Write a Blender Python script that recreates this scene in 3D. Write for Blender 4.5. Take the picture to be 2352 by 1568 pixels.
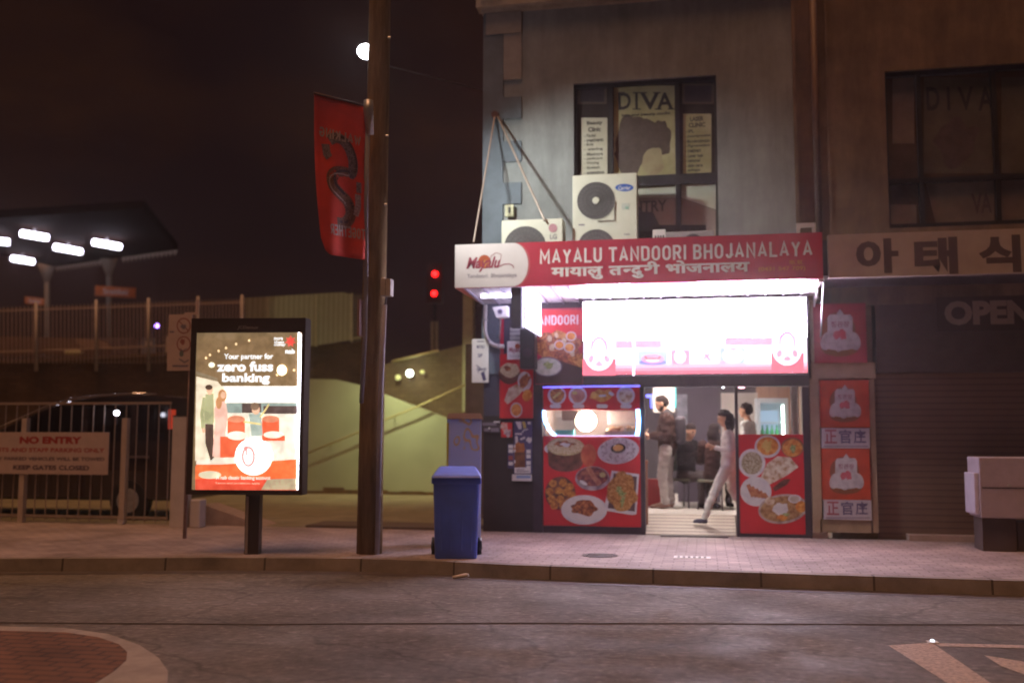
import bpy, bmesh, math, random
from mathutils import Vector, Matrix, noise
random.seed(7)
PI = math.pi
C = bpy.context.scene.collection
for o in list(bpy.data.objects): bpy.data.objects.remove(o)
scene = bpy.context.scene

# ------------------------------------------------------------ camera
FOC, CW, CH = 2286.7, 2352.0, 1568.0          # 35 mm on a 36 mm sensor, measured on a 2352 x 1568 frame
CAM = Vector((0.0, -14.5, 1.54))
YAW, PITCH, ROLL = math.radians(10.9), math.radians(5.4), math.radians(0.15)
ROT = Matrix.Rotation(YAW, 3, 'Z') @ Matrix.Rotation(PI/2 + PITCH, 3, 'X') @ Matrix.Rotation(ROLL, 3, 'Z')
cam = bpy.data.cameras.new('camera'); cam.lens = 35; cam.sensor_width = 36
cam.clip_start = 0.05; cam.clip_end = 600
cam.dof.use_dof = True; cam.dof.focus_distance = 8.6; cam.dof.aperture_fstop = 0.82
camo = bpy.data.objects.new('camera', cam); C.objects.link(camo)
camo.matrix_world = Matrix.Translation(CAM) @ ROT.to_4x4()
scene.camera = camo

# ------------------------------------------------------------ night sky, glow of the street, exposure
world = bpy.data.worlds.new("World"); scene.world = world; world.use_nodes = True
wn = world.node_tree.nodes; wl = world.node_tree.links
bg = wn['Background']
tc = wn.new('ShaderNodeTexCoord'); nz = wn.new('ShaderNodeTexNoise'); nz.inputs['Scale'].default_value = 2.2
nz.inputs['Detail'].default_value = 5; nz.inputs['Roughness'].default_value = .6
mp = wn.new('ShaderNodeMapping'); mp.inputs['Scale'].default_value = (1.6, 1.6, 3.4)
cr = wn.new('ShaderNodeValToRGB')
cr.color_ramp.elements[0].position = .42; cr.color_ramp.elements[0].color = (.0085, .0036, .0040, 1)
cr.color_ramp.elements[1].position = .80; cr.color_ramp.elements[1].color = (.030, .0105, .0042, 1)
e = cr.color_ramp.elements.new(.6); e.color = (.015, .0058, .0042, 1)
wl.new(tc.outputs['Generated'], mp.inputs['Vector']); wl.new(mp.outputs[0], nz.inputs['Vector'])
wl.new(nz.outputs['Fac'], cr.inputs['Fac']); wl.new(cr.outputs['Color'], bg.inputs['Color'])
bg.inputs['Strength'].default_value = 1.0
sun = bpy.data.lights.new('night_glow', 'SUN'); sun.energy = 1.4; sun.angle = math.radians(30); sun.color = (1, .47, .22)
suno = bpy.data.objects.new('night_glow', sun); C.objects.link(suno)
suno.rotation_euler = (math.radians(17), math.radians(-5), 0)
scene.view_settings.view_transform = 'Standard'; scene.view_settings.look = 'None'
scene.view_settings.exposure = 0.0; scene.view_settings.gamma = 1.0
cy = scene.cycles
cy.use_denoising = True; cy.max_bounces = 6; cy.sample_clamp_indirect = 6
try: cy.denoiser = 'OPENIMAGEDENOISE'
except Exception: pass

# ------------------------------------------------------------ measuring helpers
def ray(px, py): return ROT @ Vector(((px-CW/2)/FOC, -(py-CH/2)/FOC, -1))
def W(px, py, Y=0.0):
    d = ray(px, py); t = (Y-CAM.y)/d.y; return CAM + d*t
def G(px, py, z=0.14):
    d = ray(px, py); t = (z-CAM.z)/d.z; return CAM + d*t
def D(px, py, dep): return CAM + ray(px, py)*dep
def R(x0, y0, x1, y1, Y=0.0):
    a, b, c, d = W(x0,y0,Y), W(x1,y0,Y), W(x1,y1,Y), W(x0,y1,Y)
    return ((a.x+d.x)/2, (b.x+c.x)/2, (c.z+d.z)/2, (a.z+b.z)/2)   # X0 X1 Z0 Z1

# ------------------------------------------------------------ materials
_M = {}
def mat(name, col, rough=.7, metal=0, var=.12, scale=6, bump=0, bscale=40, spec=.5, aniso=None, coat=0):
    if name in _M: return _M[name]
    m = bpy.data.materials.new(name); m.use_nodes = True; n = m.node_tree.nodes; l = m.node_tree.links
    p = n['Principled BSDF']; p.inputs['Roughness'].default_value = rough; p.inputs['Metallic'].default_value = metal
    p.inputs['Specular IOR Level'].default_value = spec; p.inputs['Coat Weight'].default_value = coat
    t = n.new('ShaderNodeTexCoord'); src = t.outputs['Object']
    if aniso:
        mpn = n.new('ShaderNodeMapping'); mpn.inputs['Scale'].default_value = aniso; l.new(src, mpn.inputs['Vector']); src = mpn.outputs[0]
    z = n.new('ShaderNodeTexNoise'); z.inputs['Scale'].default_value = scale; z.inputs['Detail'].default_value = 6; z.inputs['Roughness'].default_value = .65
    l.new(src, z.inputs['Vector'])
    r = n.new('ShaderNodeValToRGB')
    r.color_ramp.elements[0].position = .3; r.color_ramp.elements[1].position = .72
    r.color_ramp.elements[0].color = tuple(max(0, c*(1-var)) for c in col)+(1,)
    r.color_ramp.elements[1].color = tuple(min(1, c*(1+var)) for c in col)+(1,)
    l.new(z.outputs['Fac'], r.inputs['Fac']); l.new(r.outputs['Color'], p.inputs['Base Color'])
    if bump:
        z2 = n.new('ShaderNodeTexNoise'); z2.inputs['Scale'].default_value = bscale; z2.inputs['Detail'].default_value = 4; l.new(src, z2.inputs['Vector'])
        b = n.new('ShaderNodeBump'); b.inputs['Strength'].default_value = bump; b.inputs['Distance'].default_value = .01
        l.new(z2.outputs['Fac'], b.inputs['Height']); l.new(b.outputs['Normal'], p.inputs['Normal'])
    _M[name] = m; return m
def food(name, c0, c1, c2, scale=30, em=0):
    if name in _M: return _M[name]
    m = bpy.data.materials.new(name); m.use_nodes = True; n = m.node_tree.nodes; l = m.node_tree.links
    p = n['Principled BSDF']; p.inputs['Roughness'].default_value = .45
    t = n.new('ShaderNodeTexCoord'); z = n.new('ShaderNodeTexNoise'); z.inputs['Scale'].default_value = scale; z.inputs['Detail'].default_value = 3
    l.new(t.outputs['Object'], z.inputs['Vector'])
    r = n.new('ShaderNodeValToRGB'); r.color_ramp.elements[0].position = .36; r.color_ramp.elements[1].position = .66
    r.color_ramp.elements[0].color = c0+(1,); r.color_ramp.elements[1].color = c2+(1,)
    e = r.color_ramp.elements.new(.5); e.color = c1+(1,)
    l.new(z.outputs['Fac'], r.inputs['Fac']); l.new(r.outputs['Color'], p.inputs['Base Color'])
    if em: l.new(r.outputs['Color'], p.inputs['Emission Color']); p.inputs['Emission Strength'].default_value = em
    _M[name] = m; return m
def emis(name, col, s):
    if name in _M: return _M[name]
    m = bpy.data.materials.new(name); m.use_nodes = True; p = m.node_tree.nodes['Principled BSDF']
    p.inputs['Base Color'].default_value = tuple(min(1, c*.5) for c in col)+(1,)
    p.inputs['Emission Color'].default_value = col+(1,); p.inputs['Emission Strength'].default_value = s
    _M[name] = m; return m
def bands(name, c0, c1, axis, per, rough=.6, metal=0, width=.5, bump=.6, var=.1):
    """corrugation / slats: a band pattern along an axis in metres, with real bump"""
    if name in _M: return _M[name]
    m = bpy.data.materials.new(name); m.use_nodes = True; n = m.node_tree.nodes; l = m.node_tree.links
    p = n['Principled BSDF']; p.inputs['Roughness'].default_value = rough; p.inputs['Metallic'].default_value = metal
    t = n.new('ShaderNodeTexCoord'); s = n.new('ShaderNodeSeparateXYZ'); l.new(t.outputs['Object'], s.inputs[0])
    mu = n.new('ShaderNodeMath'); mu.operation = 'MULTIPLY'; mu.inputs[1].default_value = 1/per; l.new(s.outputs[axis], mu.inputs[0])
    fr = n.new('ShaderNodeMath'); fr.operation = 'FRACT'; l.new(mu.outputs[0], fr.inputs[0])
    r = n.new('ShaderNodeValToRGB'); r.color_ramp.elements[0].position = width-.08; r.color_ramp.elements[1].position = width+.08
    r.color_ramp.elements[0].color = c0+(1,); r.color_ramp.elements[1].color = c1+(1,)
    l.new(fr.outputs[0], r.inputs['Fac'])
    z = n.new('ShaderNodeTexNoise'); z.inputs['Scale'].default_value = 3; z.inputs['Detail'].default_value = 5; l.new(t.outputs['Object'], z.inputs['Vector'])
    mx = n.new('ShaderNodeMix'); mx.data_type = 'RGBA'; mx.blend_type = 'MULTIPLY'; mx.inputs['Factor'].default_value = var*3
    l.new(r.outputs['Color'], mx.inputs[6]); l.new(z.outputs['Fac'], mx.inputs[7]); l.new(mx.outputs[2], p.inputs['Base Color'])
    b = n.new('ShaderNodeBump'); b.inputs['Strength'].default_value = bump; b.inputs['Distance'].default_value = .012
    l.new(r.outputs['Color'], b.inputs['Height']); l.new(b.outputs['Normal'], p.inputs['Normal'])
    _M[name] = m; return m
def bricks(name, c0, c1, mortar, bw, bh, rough=.8, plane='XY', ms=.012, bump=.4, stain=.5):
    if name in _M: return _M[name]
    m = bpy.data.materials.new(name); m.use_nodes = True; n = m.node_tree.nodes; l = m.node_tree.links
    p = n['Principled BSDF']; p.inputs['Roughness'].default_value = rough
    t = n.new('ShaderNodeTexCoord'); v = t.outputs['Object']
    if plane == 'XZ':
        mpn = n.new('ShaderNodeMapping'); mpn.inputs['Rotation'].default_value = (-PI/2, 0, 0); l.new(v, mpn.inputs['Vector']); v = mpn.outputs[0]
    b = n.new('ShaderNodeTexBrick'); b.inputs['Scale'].default_value = 1; b.inputs['Brick Width'].default_value = bw; b.inputs['Row Height'].default_value = bh
    b.inputs['Mortar Size'].default_value = ms; b.inputs['Color1'].default_value = c0+(1,); b.inputs['Color2'].default_value = c1+(1,); b.inputs['Mortar'].default_value = mortar+(1,)
    l.new(v, b.inputs['Vector'])
    z = n.new('ShaderNodeTexNoise'); z.inputs['Scale'].default_value = 1.3; z.inputs['Detail'].default_value = 7; z.inputs['Roughness'].default_value = .7; l.new(t.outputs['Object'], z.inputs['Vector'])
    rr = n.new('ShaderNodeMapRange'); rr.inputs['From Min'].default_value = .3; rr.inputs['From Max'].default_value = .7; rr.inputs['To Min'].default_value = 1-stain; rr.inputs['To Max'].default_value = 1.15; l.new(z.outputs['Fac'], rr.inputs[0])
    mx = n.new('ShaderNodeMix'); mx.data_type = 'RGBA'; mx.blend_type = 'MULTIPLY'; mx.inputs['Factor'].default_value = 1
    l.new(b.outputs['Color'], mx.inputs[6]); l.new(rr.outputs[0], mx.inputs[7]); l.new(mx.outputs[2], p.inputs['Base Color'])
    bp = n.new('ShaderNodeBump'); bp.inputs['Strength'].default_value = bump; bp.inputs['Distance'].default_value = .01; bp.invert = True
    l.new(b.outputs['Fac'], bp.inputs['Height']); l.new(bp.outputs['Normal'], p.inputs['Normal'])
    _M[name] = m; return m
def glass(name, col=(.9,.9,.9), rough=.02, t=.9):
    if name in _M: return _M[name]
    m = bpy.data.materials.new(name); m.use_nodes = True; n = m.node_tree.nodes; l = m.node_tree.links
    n.remove(n['Principled BSDF'])
    a = n.new('ShaderNodeBsdfTransparent'); a.inputs[0].default_value = col+(1,)
    g = n.new('ShaderNodeBsdfGlossy'); g.inputs['Roughness'].default_value = rough
    mx = n.new('ShaderNodeMixShader'); mx.inputs[0].default_value = 1-t
    l.new(a.outputs[0], mx.inputs[1]); l.new(g.outputs[0], mx.inputs[2]); l.new(mx.outputs[0], n['Material Output'].inputs[0])
    _M[name] = m; return m

# ------------------------------------------------------------ object helpers
def tag(o, label=None, cat=None, group=None, kind=None):
    if label: o['label'] = label
    if cat: o['category'] = cat
    if group: o['group'] = group
    if kind: o['kind'] = kind
    return o
def empty(name, loc, label=None, cat=None, group=None):
    o = bpy.data.objects.new(name, None); C.objects.link(o); o.location = loc; o.empty_display_size = .2
    o.matrix_world = Matrix.Translation(loc)
    return tag(o, label, cat, group)
class B:
    def __init__(s): s.bm = bmesh.new(); s.ms = []; s.i = 0
    def m(s, mt):
        if mt not in s.ms: s.ms.append(mt)
        s.i = s.ms.index(mt); return s
    def face(s, pts):
        vs = [s.bm.verts.new(p) for p in pts]
        try: f = s.bm.faces.new(vs); f.material_index = s.i; return f
        except ValueError: return None
    def hexa(s, p):
        vs = [s.bm.verts.new(q) for q in p]
        for a in ((0,3,2,1),(4,5,6,7),(0,1,5,4),(1,2,6,5),(2,3,7,6),(3,0,4,7)):
            f = s.bm.faces.new([vs[k] for k in a]); f.material_index = s.i
        return s
    def box(s, x0, x1, y0, y1, z0, z1):
        x0,x1 = sorted((x0,x1)); y0,y1 = sorted((y0,y1)); z0,z1 = sorted((z0,z1))
        return s.hexa([(x0,y0,z0),(x1,y0,z0),(x1,y1,z0),(x0,y1,z0),(x0,y0,z1),(x1,y0,z1),(x1,y1,z1),(x0,y1,z1)])
    def obox(s, c, size, rot=None):
        a, b, d = size[0]/2, size[1]/2, size[2]/2; rot = rot or Matrix.Identity(3); c = Vector(c)
        return s.hexa([c+rot@Vector(q) for q in ((-a,-b,-d),(a,-b,-d),(a,b,-d),(-a,b,-d),(-a,-b,d),(a,-b,d),(a,b,d),(-a,b,d))])
    def prism(s, pts, ext):
        """closed polygon (3D points) extruded by vector ext"""
        ext = Vector(ext); a = [s.bm.verts.new(p) for p in pts]; b = [s.bm.verts.new(Vector(p)+ext) for p in pts]; n = len(pts)
        fs = [s.bm.faces.new(a), s.bm.faces.new(b[::-1])]
        for k in range(n): fs.append(s.bm.faces.new((a[k], b[k], b[(k+1)%n], a[(k+1)%n])))
        for f in fs: f.material_index = s.i
        return s
    def tube(s, pts, r, n=8, close=True, sy=1):
        pts = [Vector(p) for p in pts]; rs = r if isinstance(r, (list, tuple)) else [r]*len(pts); rings = []
        for k, p in enumerate(pts):
            t = (pts[min(k+1,len(pts)-1)]-pts[max(k-1,0)]).normalized()
            u = t.cross(Vector((0,0,1)) if abs(t.z) < .9 else Vector((0,1,0))).normalized(); v = t.cross(u)
            rings.append([s.bm.verts.new(p+(u*math.cos(2*PI*j/n)+v*math.sin(2*PI*j/n)*sy)*rs[k]) for j in range(n)])
        for a, b in zip(rings, rings[1:]):
            for j in range(n):
                f = s.bm.faces.new((a[j], a[(j+1)%n], b[(j+1)%n], b[j])); f.material_index = s.i; f.smooth = n > 6
        if close:
            for q in (rings[0][::-1], rings[-1]):
                f = s.bm.faces.new(q); f.material_index = s.i
        return s
    def sphere(s, c, r, rot=None, u=16, v=10):
        r = r if isinstance(r, (tuple, list)) else (r, r, r)
        mtx = Matrix.Translation(c) @ ((rot or Matrix.Identity(3)).to_4x4()) @ Matrix.Diagonal((r[0], r[1], r[2], 1))
        d = bmesh.ops.create_uvsphere(s.bm, u_segments=u, v_segments=v, radius=1, matrix=mtx)
        for vtx in d['verts']:
            for f in vtx.link_faces: f.material_index = s.i; f.smooth = True
        return s
    def build(s, name, parent=None, bevel=0, base=None, fix=True):
        if fix: bmesh.ops.recalc_face_normals(s.bm, faces=s.bm.faces)
        me = bpy.data.meshes.new(name)
        org = Vector((0,0,0))
        if parent is None and len(s.bm.verts):
            xs = [v.co for v in s.bm.verts]
            org = Vector(((min(v.x for v in xs)+max(v.x for v in xs))/2, (min(v.y for v in xs)+max(v.y for v in xs))/2, min(v.z for v in xs)))
            if base is not None: org = Vector(base)
            bmesh.ops.translate(s.bm, vec=-org, verts=s.bm.verts)
        elif parent is not None:
            org = parent.matrix_world.translation.copy()
            bmesh.ops.translate(s.bm, vec=-org, verts=s.bm.verts)
        s.bm.to_mesh(me); s.bm.free()
        for m_ in s.ms: me.materials.append(m_)
        o = bpy.data.objects.new(name, me); C.objects.link(o)
        if parent is not None: o.parent = parent; o.matrix_world = Matrix.Translation(org)
        else: o.location = org; o.matrix_world = Matrix.Translation(org)
        if bevel:
            bv = o.modifiers.new('bevel', 'BEVEL'); bv.width = bevel; bv.segments = 2; bv.limit_method = 'ANGLE'
        return o
def child_of_child(o, part):
    """make o (built in world space) a sub-part of part"""
    mw = o.matrix_world.copy(); o.parent = part; o.matrix_parent_inverse = Matrix.Identity(4)
    o.matrix_basis = part.matrix_world.inverted() @ mw; o.matrix_world = mw; return o
def copy_tree(o, parent=None):
    c = o.copy(); C.objects.link(c)
    if parent: c.parent = parent
    for ch in [k for k in bpy.data.objects if k.parent == o]: copy_tree(ch, c)
    return c

# ------------------------------------------------------------ lettering
_TX = {}
def text_polys(body, bold=0.0, shear=0, spacing=1.0, crop=None):
    key = (body, bold, shear, spacing, crop)
    if key in _TX: return _TX[key]
    c = bpy.data.curves.new('t', 'FONT'); c.body = body; c.size = 1; c.offset = bold; c.shear = shear; c.space_character = spacing; c.resolution_u = 3
    o = bpy.data.objects.new('t', c); C.objects.link(o)
    dg = bpy.context.evaluated_depsgraph_get(); me = bpy.data.meshes.new_from_object(o.evaluated_get(dg))
    bm = bmesh.new(); bm.from_mesh(me); bpy.data.meshes.remove(me); bpy.data.objects.remove(o); bpy.data.curves.remove(c)
    if crop:
        bmesh.ops.bisect_plane(bm, geom=bm.verts[:]+bm.edges[:]+bm.faces[:], plane_co=(crop,0,0), plane_no=(1,0,0), clear_outer=True)
    polys = [[(v.co.x, v.co.y) for v in f.verts] for f in bm.faces]; bm.free()
    _TX[key] = polys; return polys
def bounds(polys):
    xs = [p[0] for q in polys for p in q]; ys = [p[1] for q in polys for p in q]
    return min(xs), max(xs), min(ys), max(ys)
def arc(cx, cy, rx, ry, a0, a1, n=5):
    return [(cx+rx*math.cos(math.radians(a0+(a1-a0)*k/n)), cy+ry*math.sin(math.radians(a0+(a1-a0)*k/n))) for k in range(n+1)]
RR = .42
_bowl = arc(1-RR,1-RR*.6,RR,RR*.6,90,0)+arc(1-RR,RR*.6,RR,RR*.6,0,-90)
STROKES = {
 'M': (1.25, [[(0,0),(0,1),(.5,.3),(1,1),(1,0)]]), 'W': (1.3, [[(0,1),(.25,0),(.5,.8),(.75,0),(1,1)]]),
 'A': (1.05, [[(0,0),(.5,1),(1,0)], [(.2,.28),(.8,.28)]]), 'Y': (1, [[(0,1),(.5,.45),(1,1)], [(.5,.5),(.5,0)]]),
 'L': (.8, [[(0,1),(0,0),(1,0)]]), 'I': (.02, [[(.5,0),(.5,1)]]), 'T': (.95, [[(0,1),(1,1)], [(.5,1),(.5,0)]]),
 'N': (1, [[(0,0),(0,1),(1,0),(1,1)]]), 'V': (1.05, [[(0,1),(.5,0),(1,1)]]), 'H': (.95, [[(0,0),(0,1)], [(1,0),(1,1)], [(0,.5),(1,.5)]]),
 'E': (.8, [[(1,1),(0,1),(0,0),(1,0)], [(0,.52),(.8,.52)]]), 'K': (.95, [[(0,0),(0,1)], [(1,1),(.08,.42)], [(.3,.55),(1,0)]]),
 'U': (.95, [[(0,1)]+arc(.5,.28,.5,.28,180,360,8)+[(1,1)]]),
 'O': (.95, [arc(.5,.7,.5,.3,0,180,8)+arc(.5,.3,.5,.3,180,360,8)+[(1,.7)]]),
 'D': (.95, [[(0,0),(0,1)]+_bowl+[(0,0)]]), 'J': (.7, [[(1,1),(1,.25)]+arc(.5,.25,.5,.25,0,-180,6)]),
 'B': (.92, [[(0,0),(0,1)]+arc(.6,.77,.36,.23,90,-90)+[(.1,.54)], arc(.6,.27,.4,.27,90,-90)+[(0,0)]]),
 'R': (.95, [[(0,0),(0,1)]+arc(.6,.74,.38,.26,90,-90)+[(.1,.48)], [(.5,.48),(1,0)]]),
 'P': (.92, [[(0,0),(0,1)]+arc(.6,.72,.4,.28,90,-90)+[(.1,.44)]]),
 'G': (.95, [arc(.5,.7,.5,.3,20,180,7)+arc(.5,.3,.5,.3,180,360,7)+[(1,.45),(.6,.45)]]),
 'C': (.95, [arc(.5,.7,.5,.3,20,180,7)+arc(.5,.3,.5,.3,180,340,7)]),
 'S': (.9, [arc(.5,.75,.5,.25,10,270,9)+arc(.5,.25,.5,.25,90,-170,9)]),
}
def ribbon(pts, t):
    n = len(pts); L = []; Rr = []
    for k in range(n):
        p = Vector(pts[k]); a = Vector(pts[max(k-1,0)]); b = Vector(pts[min(k+1,n-1)])
        d1 = (p-a).normalized() if k else (b-p).normalized(); d2 = (b-p).normalized() if k < n-1 else d1
        nn = Vector((-(d1.y+d2.y), d1.x+d2.x))
        if nn.length < 1e-4: nn = Vector((-d1.y, d1.x))
        nn.normalize(); m = min(1/max(.35, nn.dot(Vector((-d1.y, d1.x)))), 2.2)
        L.append(p+nn*t/2*m); Rr.append(p-nn*t/2*m)
    return [[tuple(L[k]), tuple(L[k+1]), tuple(Rr[k+1]), tuple(Rr[k])] for k in range(n-1)]
def stroke_polys(body, w=.42, t=.15, gap=.16):
    """condensed sign lettering; returns list of groups, drawn at height 1"""
    x = 0; out = []
    for ch in body:
        if ch == ' ': x += w*.75; continue
        cw, st = STROKES[ch]; ww = w*cw
        for s in st:
            pts = [(x+t/2+q[0]*ww, t/2+q[1]*(1-t)) for q in s]
            if len(pts) == 2 or (pts[0][1] == pts[1][1] or pts[0][0] == pts[1][0]):
                d = (Vector(pts[0])-Vector(pts[1])).normalized()*t/2
                if pts[0][0] == pts[1][0] or pts[0][1] == pts[1][1]: pts[0] = (pts[0][0]+d.x, pts[0][1]+d.y)
            d = (Vector(pts[-1])-Vector(pts[-2])).normalized()*t/2
            if abs(d.x) < 1e-5 or abs(d.y) < 1e-5: pts[-1] = (pts[-1][0]+d.x, pts[-1][1]+d.y)
            out.append(ribbon(pts, t))
        x += ww+t+gap
    return out
class Print(B):
    """flat printed artwork: successive layers, each a fraction of a millimetre in front of the last"""
    def __init__(s, org, ex, ez, conv=None, step=.00025):
        super().__init__(); s.org = Vector(org); s.ex = Vector(ex).normalized(); s.ez = Vector(ez).normalized()
        s.n = s.ex.cross(s.ez).normalized(); s.k = 0; s.conv = conv or (lambda a, b: (a, b)); s.step = step
    def P(s, a, b, lift=0): return s.org+s.ex*a+s.ez*b+s.n*(s.k*s.step+lift)
    def up(s): s.k += 1; return s
    def raw(s, pts): s.face([s.P(a, b) for a, b in pts])
    def poly(s, pts, mt): s.m(mt).up(); s.raw([s.conv(*p) for p in pts]); return s
    def rect(s, x0, y0, x1, y1, mt): return s.poly([(x0,y0),(x1,y0),(x1,y1),(x0,y1)], mt)
    def ell(s, cx, cy, rx, ry, mt, rot=0, wob=0, n=28, seed=0):
        c, q = math.cos(rot), math.sin(rot); pts = []
        for k in range(n):
            a = 2*PI*k/n; w = 1+wob*(noise.noise((math.cos(a)*1.7+seed*3.1, math.sin(a)*1.7, seed))*1.6)
            u, v = rx*w*math.cos(a), ry*w*math.sin(a); pts.append((cx+u*c-v*q, cy+u*q+v*c))
        return s.poly(pts, mt)
    def line(s, pts, w, mt):
        s.m(mt).up(); pp = [s.conv(*p) for p in pts]
        for q in ribbon(pp, w): s.raw(q)
        return s
    def fit(s, groups, box, mt, mirror=False, keep=False):
        """groups of 2D polys stretched into box = (a0,a1,b0,b1) in plane metres"""
        allp = [p for g in groups for p in g]; x0, x1, y0, y1 = bounds(allp); a0, a1, b0, b1 = box
        s.m(mt)
        if keep:
            sc = min((a1-a0)/(x1-x0), (b1-b0)/(y1-y0)); ca, cb = (a0+a1)/2, (b0+b1)/2; hw, hh = sc*(x1-x0)/2, sc*(y1-y0)/2; a0, a1, b0, b1 = ca-hw, ca+hw, cb-hh, cb+hh
        k0 = s.k
        for gi, g in enumerate(groups):
            s.k = k0+1+gi%3
            for p in g:
                s.raw([((a1-(x-x0)/(x1-x0)*(a1-a0)) if mirror else (a0+(x-x0)/(x1-x0)*(a1-a0)), b0+(y-y0)/(y1-y0)*(b1-b0)) for x, y in p])
        s.k = k0+min(3, len(groups))
        return s
    def pxbox(s, x0, y0, x1, y1):
        q = [s.conv(x0,y0), s.conv(x1,y0), s.conv(x1,y1), s.conv(x0,y1)]
        a = sorted([(q[0][0]+q[3][0])/2, (q[1][0]+q[2][0])/2]); b = sorted([(q[2][1]+q[3][1])/2, (q[0][1]+q[1][1])/2])
        return (a[0], a[1], b[0], b[1])
    def text(s, body, x0, y0, x1, y1, mt, bold=.0, shear=0, **k): return s.fit([text_polys(body, bold, shear)], s.pxbox(x0,y0,x1,y1), mt, **k)
    def stext(s, body, x0, y0, x1, y1, mt, w=.42, t=.15, gap=.16, **k): return s.fit(stroke_polys(body, w, t, gap), s.pxbox(x0,y0,x1,y1), mt, **k)
def wallprint(Y): return Print((0, Y, 0), (1,0,0), (0,0,1), conv=lambda px, py: (W(px,py,Y).x, W(px,py,Y).z))

# ============================================================ MATERIALS IN USE
def asphalt_mat(name, col):
    m = mat(name, col, .72, var=.35, scale=14, bump=.9, bscale=190); n = m.node_tree.nodes; l = m.node_tree.links; p = n['Principled BSDF']
    src = p.inputs['Base Color'].links[0].from_socket; t = n.new('ShaderNodeTexCoord')
    def nz_(sc, lo, hi, a, b_, aniso=(1,1,1), det=5):
        mp1 = n.new('ShaderNodeMapping'); mp1.inputs['Scale'].default_value = aniso; l.new(t.outputs['Object'], mp1.inputs[0])
        z = n.new('ShaderNodeTexNoise'); z.inputs['Scale'].default_value = sc; z.inputs['Detail'].default_value = det; z.inputs['Roughness'].default_value = .7; l.new(mp1.outputs[0], z.inputs['Vector'])
        q = n.new('ShaderNodeMapRange'); q.inputs['From Min'].default_value = lo; q.inputs['From Max'].default_value = hi; q.inputs['To Min'].default_value = a; q.inputs['To Max'].default_value = b_; l.new(z.outputs['Fac'], q.inputs[0]); return q.outputs[0]
    def mul(a, b_):
        x = n.new('ShaderNodeMix'); x.data_type = 'RGBA'; x.blend_type = 'MULTIPLY'; x.inputs['Factor'].default_value = 1; l.new(a, x.inputs[6]); l.new(b_, x.inputs[7]); return x.outputs[2]
    c = mul(src, nz_(.55, .35, .66, .62, 1.25)); c = mul(c, nz_(1.5, .3, .42, .55, 1.0, (.35,3,1))); c = mul(c, nz_(7, .56, .72, 1, 1.5))
    v = n.new('ShaderNodeTexVoronoi'); v.feature = 'DISTANCE_TO_EDGE'; v.inputs['Scale'].default_value = .38
    w = n.new('ShaderNodeTexNoise'); w.inputs['Scale'].default_value = 2.5; w.inputs['Detail'].default_value = 5; l.new(t.outputs['Object'], w.inputs['Vector'])
    ad = n.new('ShaderNodeVectorMath'); ad.operation = 'MULTIPLY_ADD'; ad.inputs[1].default_value = (.5,.5,.5); l.new(w.outputs['Color'], ad.inputs[0]); l.new(t.outputs['Object'], ad.inputs[2]); l.new(ad.outputs[0], v.inputs['Vector'])
    cr_ = n.new('ShaderNodeMapRange'); cr_.inputs['From Min'].default_value = .002; cr_.inputs['From Max'].default_value = .012; cr_.inputs['To Min'].default_value = .68; cr_.inputs['To Max'].default_value = 1; l.new(v.outputs['Distance'], cr_.inputs[0]); c = mul(c, cr_.outputs[0])
    l.new(c, p.inputs['Base Color']); l.new(nz_(.9, .35, .65, .55, .95), p.inputs['Roughness']); return m
asphalt = asphalt_mat('asphalt', (.19,.165,.145))
def weather(m, amt=.45):
    n = m.node_tree.nodes; l = m.node_tree.links; p = n['Principled BSDF']; src = p.inputs['Base Color'].links[0].from_socket; t = n.new('ShaderNodeTexCoord')
    for sc, sz in (((3,3,.5), 1.0), ((1,1,.8), .7)):
        mp1 = n.new('ShaderNodeMapping'); mp1.inputs['Scale'].default_value = sc; l.new(t.outputs['Object'], mp1.inputs[0])
        z = n.new('ShaderNodeTexNoise'); z.inputs['Scale'].default_value = sz; z.inputs['Detail'].default_value = 7; z.inputs['Roughness'].default_value = .72; l.new(mp1.outputs[0], z.inputs['Vector'])
        q = n.new('ShaderNodeMapRange'); q.inputs['From Min'].default_value = .36; q.inputs['From Max'].default_value = .62; q.inputs['To Min'].default_value = 1-amt; q.inputs['To Max'].default_value = 1.08; l.new(z.outputs['Fac'], q.inputs[0])
        x = n.new('ShaderNodeMix'); x.data_type = 'RGBA'; x.blend_type = 'MULTIPLY'; x.inputs['Factor'].default_value = 1; l.new(src, x.inputs[6]); l.new(q.outputs[0], x.inputs[7]); src = x.outputs[2]
    l.new(src, p.inputs['Base Color']); return m
paving = bricks('paving', (.50,.41,.40), (.40,.33,.33), (.24,.20,.19), .24, .12, .7, ms=.008)
concrete = mat('concrete', (.36,.32,.29), .85, var=.3, scale=4, bump=.4, bscale=90)
kerbst = bricks('kerb_stone', (.34,.29,.26), (.30,.26,.24), (.12,.1,.09), 1.1, 3.0, .8, ms=.012)
yardm = mat('yard_floor', (.24,.22,.15), .8, var=.3, scale=2, bump=.4, bscale=60)
black = mat('black_paint', (.02,.018,.02), .45)
dark = mat('dark_frame', (.045,.032,.04), .4, var=.2)
white = mat('white_paint', (.72,.70,.70), .5, var=.06, scale=3)
offwhite = mat('offwhite', (.58,.52,.48), .6, var=.12, scale=5)
steel = mat('galvanised', (.45,.45,.47), .4, .6, var=.2, scale=20)
redp = mat('red_print', (.62,.022,.030), .45, var=.08, scale=3)
maroon = mat('maroon_print', (.46,.022,.055), .45, var=.12, scale=3)
whitep = mat('white_print', (.74,.70,.72), .5, var=.05)
inkblue = mat('ink_blue', (.06,.05,.14), .5); ink = mat('ink_black', (.03,.025,.03), .5)

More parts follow.
